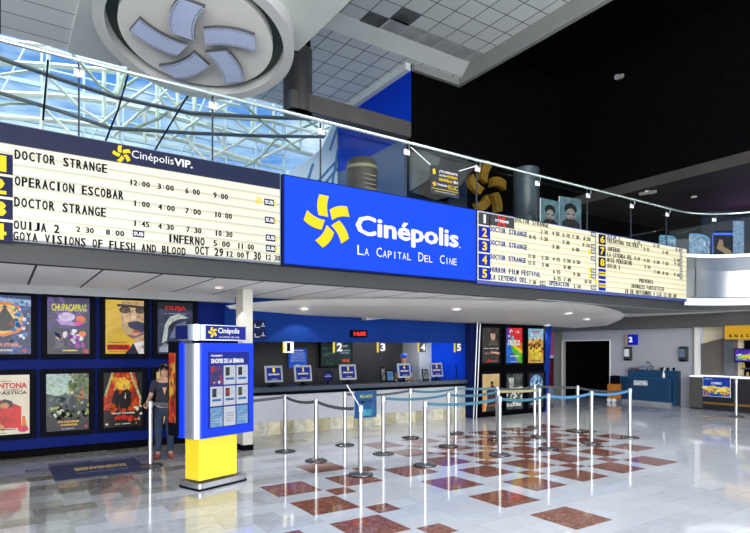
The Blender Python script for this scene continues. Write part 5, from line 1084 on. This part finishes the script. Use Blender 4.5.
# two-panel face display
t = thing('folded_display', 'two-panel blue-grey display with two dark-haired faces behind the glass', 'display', (on_y(560, 200, 9.0)[0], 9.0, 4.3))
for s_, px_, zt in ((-1, 541.5, 1.10), (1, 578.5, 1.24)):
    xe = on_y(px_, 200, 9.0)[0]-t.location.x; w_ = abs(xe)
    h0 = bpy.data.objects.new('p', None)
    sh_ = [('e', (24, 26, 30), .5, .77, .29, .12), ('p', (34, 32, 36), [(.1, .4), (.3, .52), (.7, .52), (.9, .4)]), ('e', (60, 54, 54), .5, .59, .19, .08), ('e', (168, 160, 158), .5, .67, .22, .115), ('p', (60, 64, 70), [(.3, .68), (.45, .68), (.45, .655), (.3, .655)]), ('p', (60, 64, 70), [(.56, .68), (.7, .68), (.7, .655), (.56, .655)]), ('e', (120, 80, 80), .5, .59, .1, .012), ('p', (40, 34, 40), [(.1, .5), (.3, .57), (.7, .57), (.92, .5), (.92, .4), (.1, .4)])]
    o = art(t, w_, zt, noise_print('bg_cyan', [(70, 96, 112), (120, 160, 178), (170, 205, 220)], 3, .6), sh_, name='printed_panel')
    if s_ < 0: o.location = (xe, .02, 0)
    else: o.location = (0.01, .02, 0); o.rotation_euler.z = math.radians(-8)
    b_ = obj('panel_backing', bx(0, w_, .003, .03, 0, zt), whitep, o)
# curved screens
for px0_, px1_, py_, lab in ((660, 672, 236, 'left curved blue display case on the upstairs landing'), (690, 708, 234, 'right curved blue display case on the upstairs landing')):
    x0, zt = on_y(px0_, py_, 9.0); x1, _ = on_y(px1_, py_, 9.0)
    t = thing('curved_display', lab, 'display', (x0, 9.0, 4.3)); w_ = x1-x0; h_ = zt-4.3; bm = NB(); N = 8; top_ = []; 
    for i in range(N): 
        a, b = i/N, (i+1)/N; ya, yb = -.25*math.sin(a*PI), -.25*math.sin(b*PI); ha, hb = h_*(1-.35*a**2), h_*(1-.35*b**2)
        prism(bm, [(a*w_, ya, 0), (b*w_, yb, 0), (b*w_, yb, hb), (a*w_, ya, ha)], (0, .03, 0))
    obj('screen', bm, noise_print('bg_screen', [(30, 60, 90), (110, 150, 190), (220, 235, 245)], 4, 1.0), t, smooth=False)
    bm = NB(); tube(bm, [(i/N*w_, -.25*math.sin(i/N*PI), h_*(1-.35*(i/N)**2)) for i in range(N+1)], .02, 6); obj('top_edge', bm, glow(120, 190, 240, .6), t)
t = thing('film_standee', 'tall cut-out film standee with skin-toned shape and blue neon frame', 'standee', (on_y(713, 230, 8.6)[0], 8.6, 4.3), math.radians(-33.5))
s_ = dd(715)/F*1.05
obj('backing', bx(0, .75, .05, .08, 0, 1.1), frameblk, t)
bm = NB(); 
for a in ((0, .04, 0, 1.0), (0, .75, .96, 1.02)): box(bm, a[0], a[1], .02, .05, a[2], a[3])
obj('neon_frame', bm, glow(70, 110, 250, 1.0), t)
bm = NB(); prism(bm, [(.12, 0, .55), (.2, 0, .82), (.3, 0, .8), (.32, 0, .6), (.5, 0, .5), (.85, 0, .1), (.95, 0, 0), (.7, 0, 0), (.5, 0, .28), (.3, 0, .44)], (0, .02, 0)); obj('figure_cutout', bm, mat('peach_print', s2l(216, 176, 136), .6, emit=.3), t)
t = thing('glitter_curtain', 'narrow shimmering light blue curtain beside the film standee', 'curtain', (on_y(734, 230, 8.2)[0], 8.2, 4.3), math.radians(-33.5))
bm = NB()
for i in range(12):
    x = .025*i; tube(bm, [(x, .03*(i % 2), 0), (x+.02, .03, .6), (x+.01*(i % 3), .03*(i % 2), 1.35)], .025, 6)
obj('strands', bm, noise_print('bg_glitter', [(60, 110, 190), (140, 180, 225), (230, 240, 250)], 14, .7), t)
# rounded brown shop drum, cctv camera, spots
t = thing('shop_drum', 'rounded brown shopfront drum with tan lettering behind the glass', 'shopfront', (on_y(362, 180, 13.0)[0], 13.0, 4.3))
r_ = .42; bm = NB(); lathe(bm, [(r_, 0), (r_, 2.4), (r_*.92, 2.58), (r_*.7, 2.66)], n=28); obj('drum', bm, mat('drum_brown', s2l(60, 50, 34), .5, var=.1), t, smooth=True); bm = NB(); lathe(bm, [(r_+.01, 2.35), (r_+.015, 2.4), (r_+.01, 2.43)], n=28); obj('rim', bm, mat('rim_tan', s2l(130, 120, 90), .5), t, smooth=True)
bm = NB()
for j in range(4): box(bm, -.18, .18, -r_-.012, -r_+.04, 1.75+.12*j, 1.78+.12*j)
obj('lettering', bm, MATS['rim_tan'], t)
t = thing('ceiling_spotlight', 'small pale fitting alone high on the black wall', 'light', (16.9, on_x(619, 77, 16.9)[0], on_x(619, 77, 16.9)[1]))
obj('bracket', bx(-.05, .05, 0, .1, -.06, .06), greym, t); bm = NB(); tube(bm, [(-.22, -.05, -.08), (.0, -.05, .02)], .08, 12, r2=.06); obj('lamp_body', bm, greym, t); bm = NB(); tube(bm, [(.02, -.05, .0), (.22, -.05, .1)], .07, 12); obj('lamp_head', bm, mat('lamp_pale', (.5, .5, .42), .4, emit=.3), t)
t = thing('security_camera', 'small white camera fitting under the dark lobby ceiling edge', 'camera', (17.3, on_x(647, 189, 17.3)[0], 6.8))
obj('mount', bx(-.05, .3, -.04, .04, .02, .08), whitep, t); bm = NB(); tube(bm, [(0, .25, .03), (0, -.3, -.01)], .05, 10); obj('camera_body', bm, mat('cam_white', (.6, .6, .58), .4, emit=.2), t)  # faint glow added to brighten the camera body
x, y = on_z(694, 197, 6.86); t = thing('lobby_spot', 'tiny round spotlight set in the dark lobby ceiling', 'ceiling light', (x, y, 6.85)); bm = NB(); lathe(bm, [(.09, 0), (.09, .03)], n=16); obj('lens', bm, mat('spot_lens', (.5, .5, .45), .4, emit=.5), t)
l = bpy.data.lights.new('purple_wash', 'POINT'); l.energy = 25; l.color = (.6, .35, 1); l.shadow_soft_size = .3; o = bpy.data.objects.new('purple_wash', l); C.objects.link(o); o.location = (21.5, 9.3, 5.8)
struct('wall_lobby', bx(24, 24.2, -2, 13.3, 4.3, 7.0), mat('lobby_wall', (.06, .075, .075), .6, var=.1, scale=1))
bpy.context.view_layer.update()
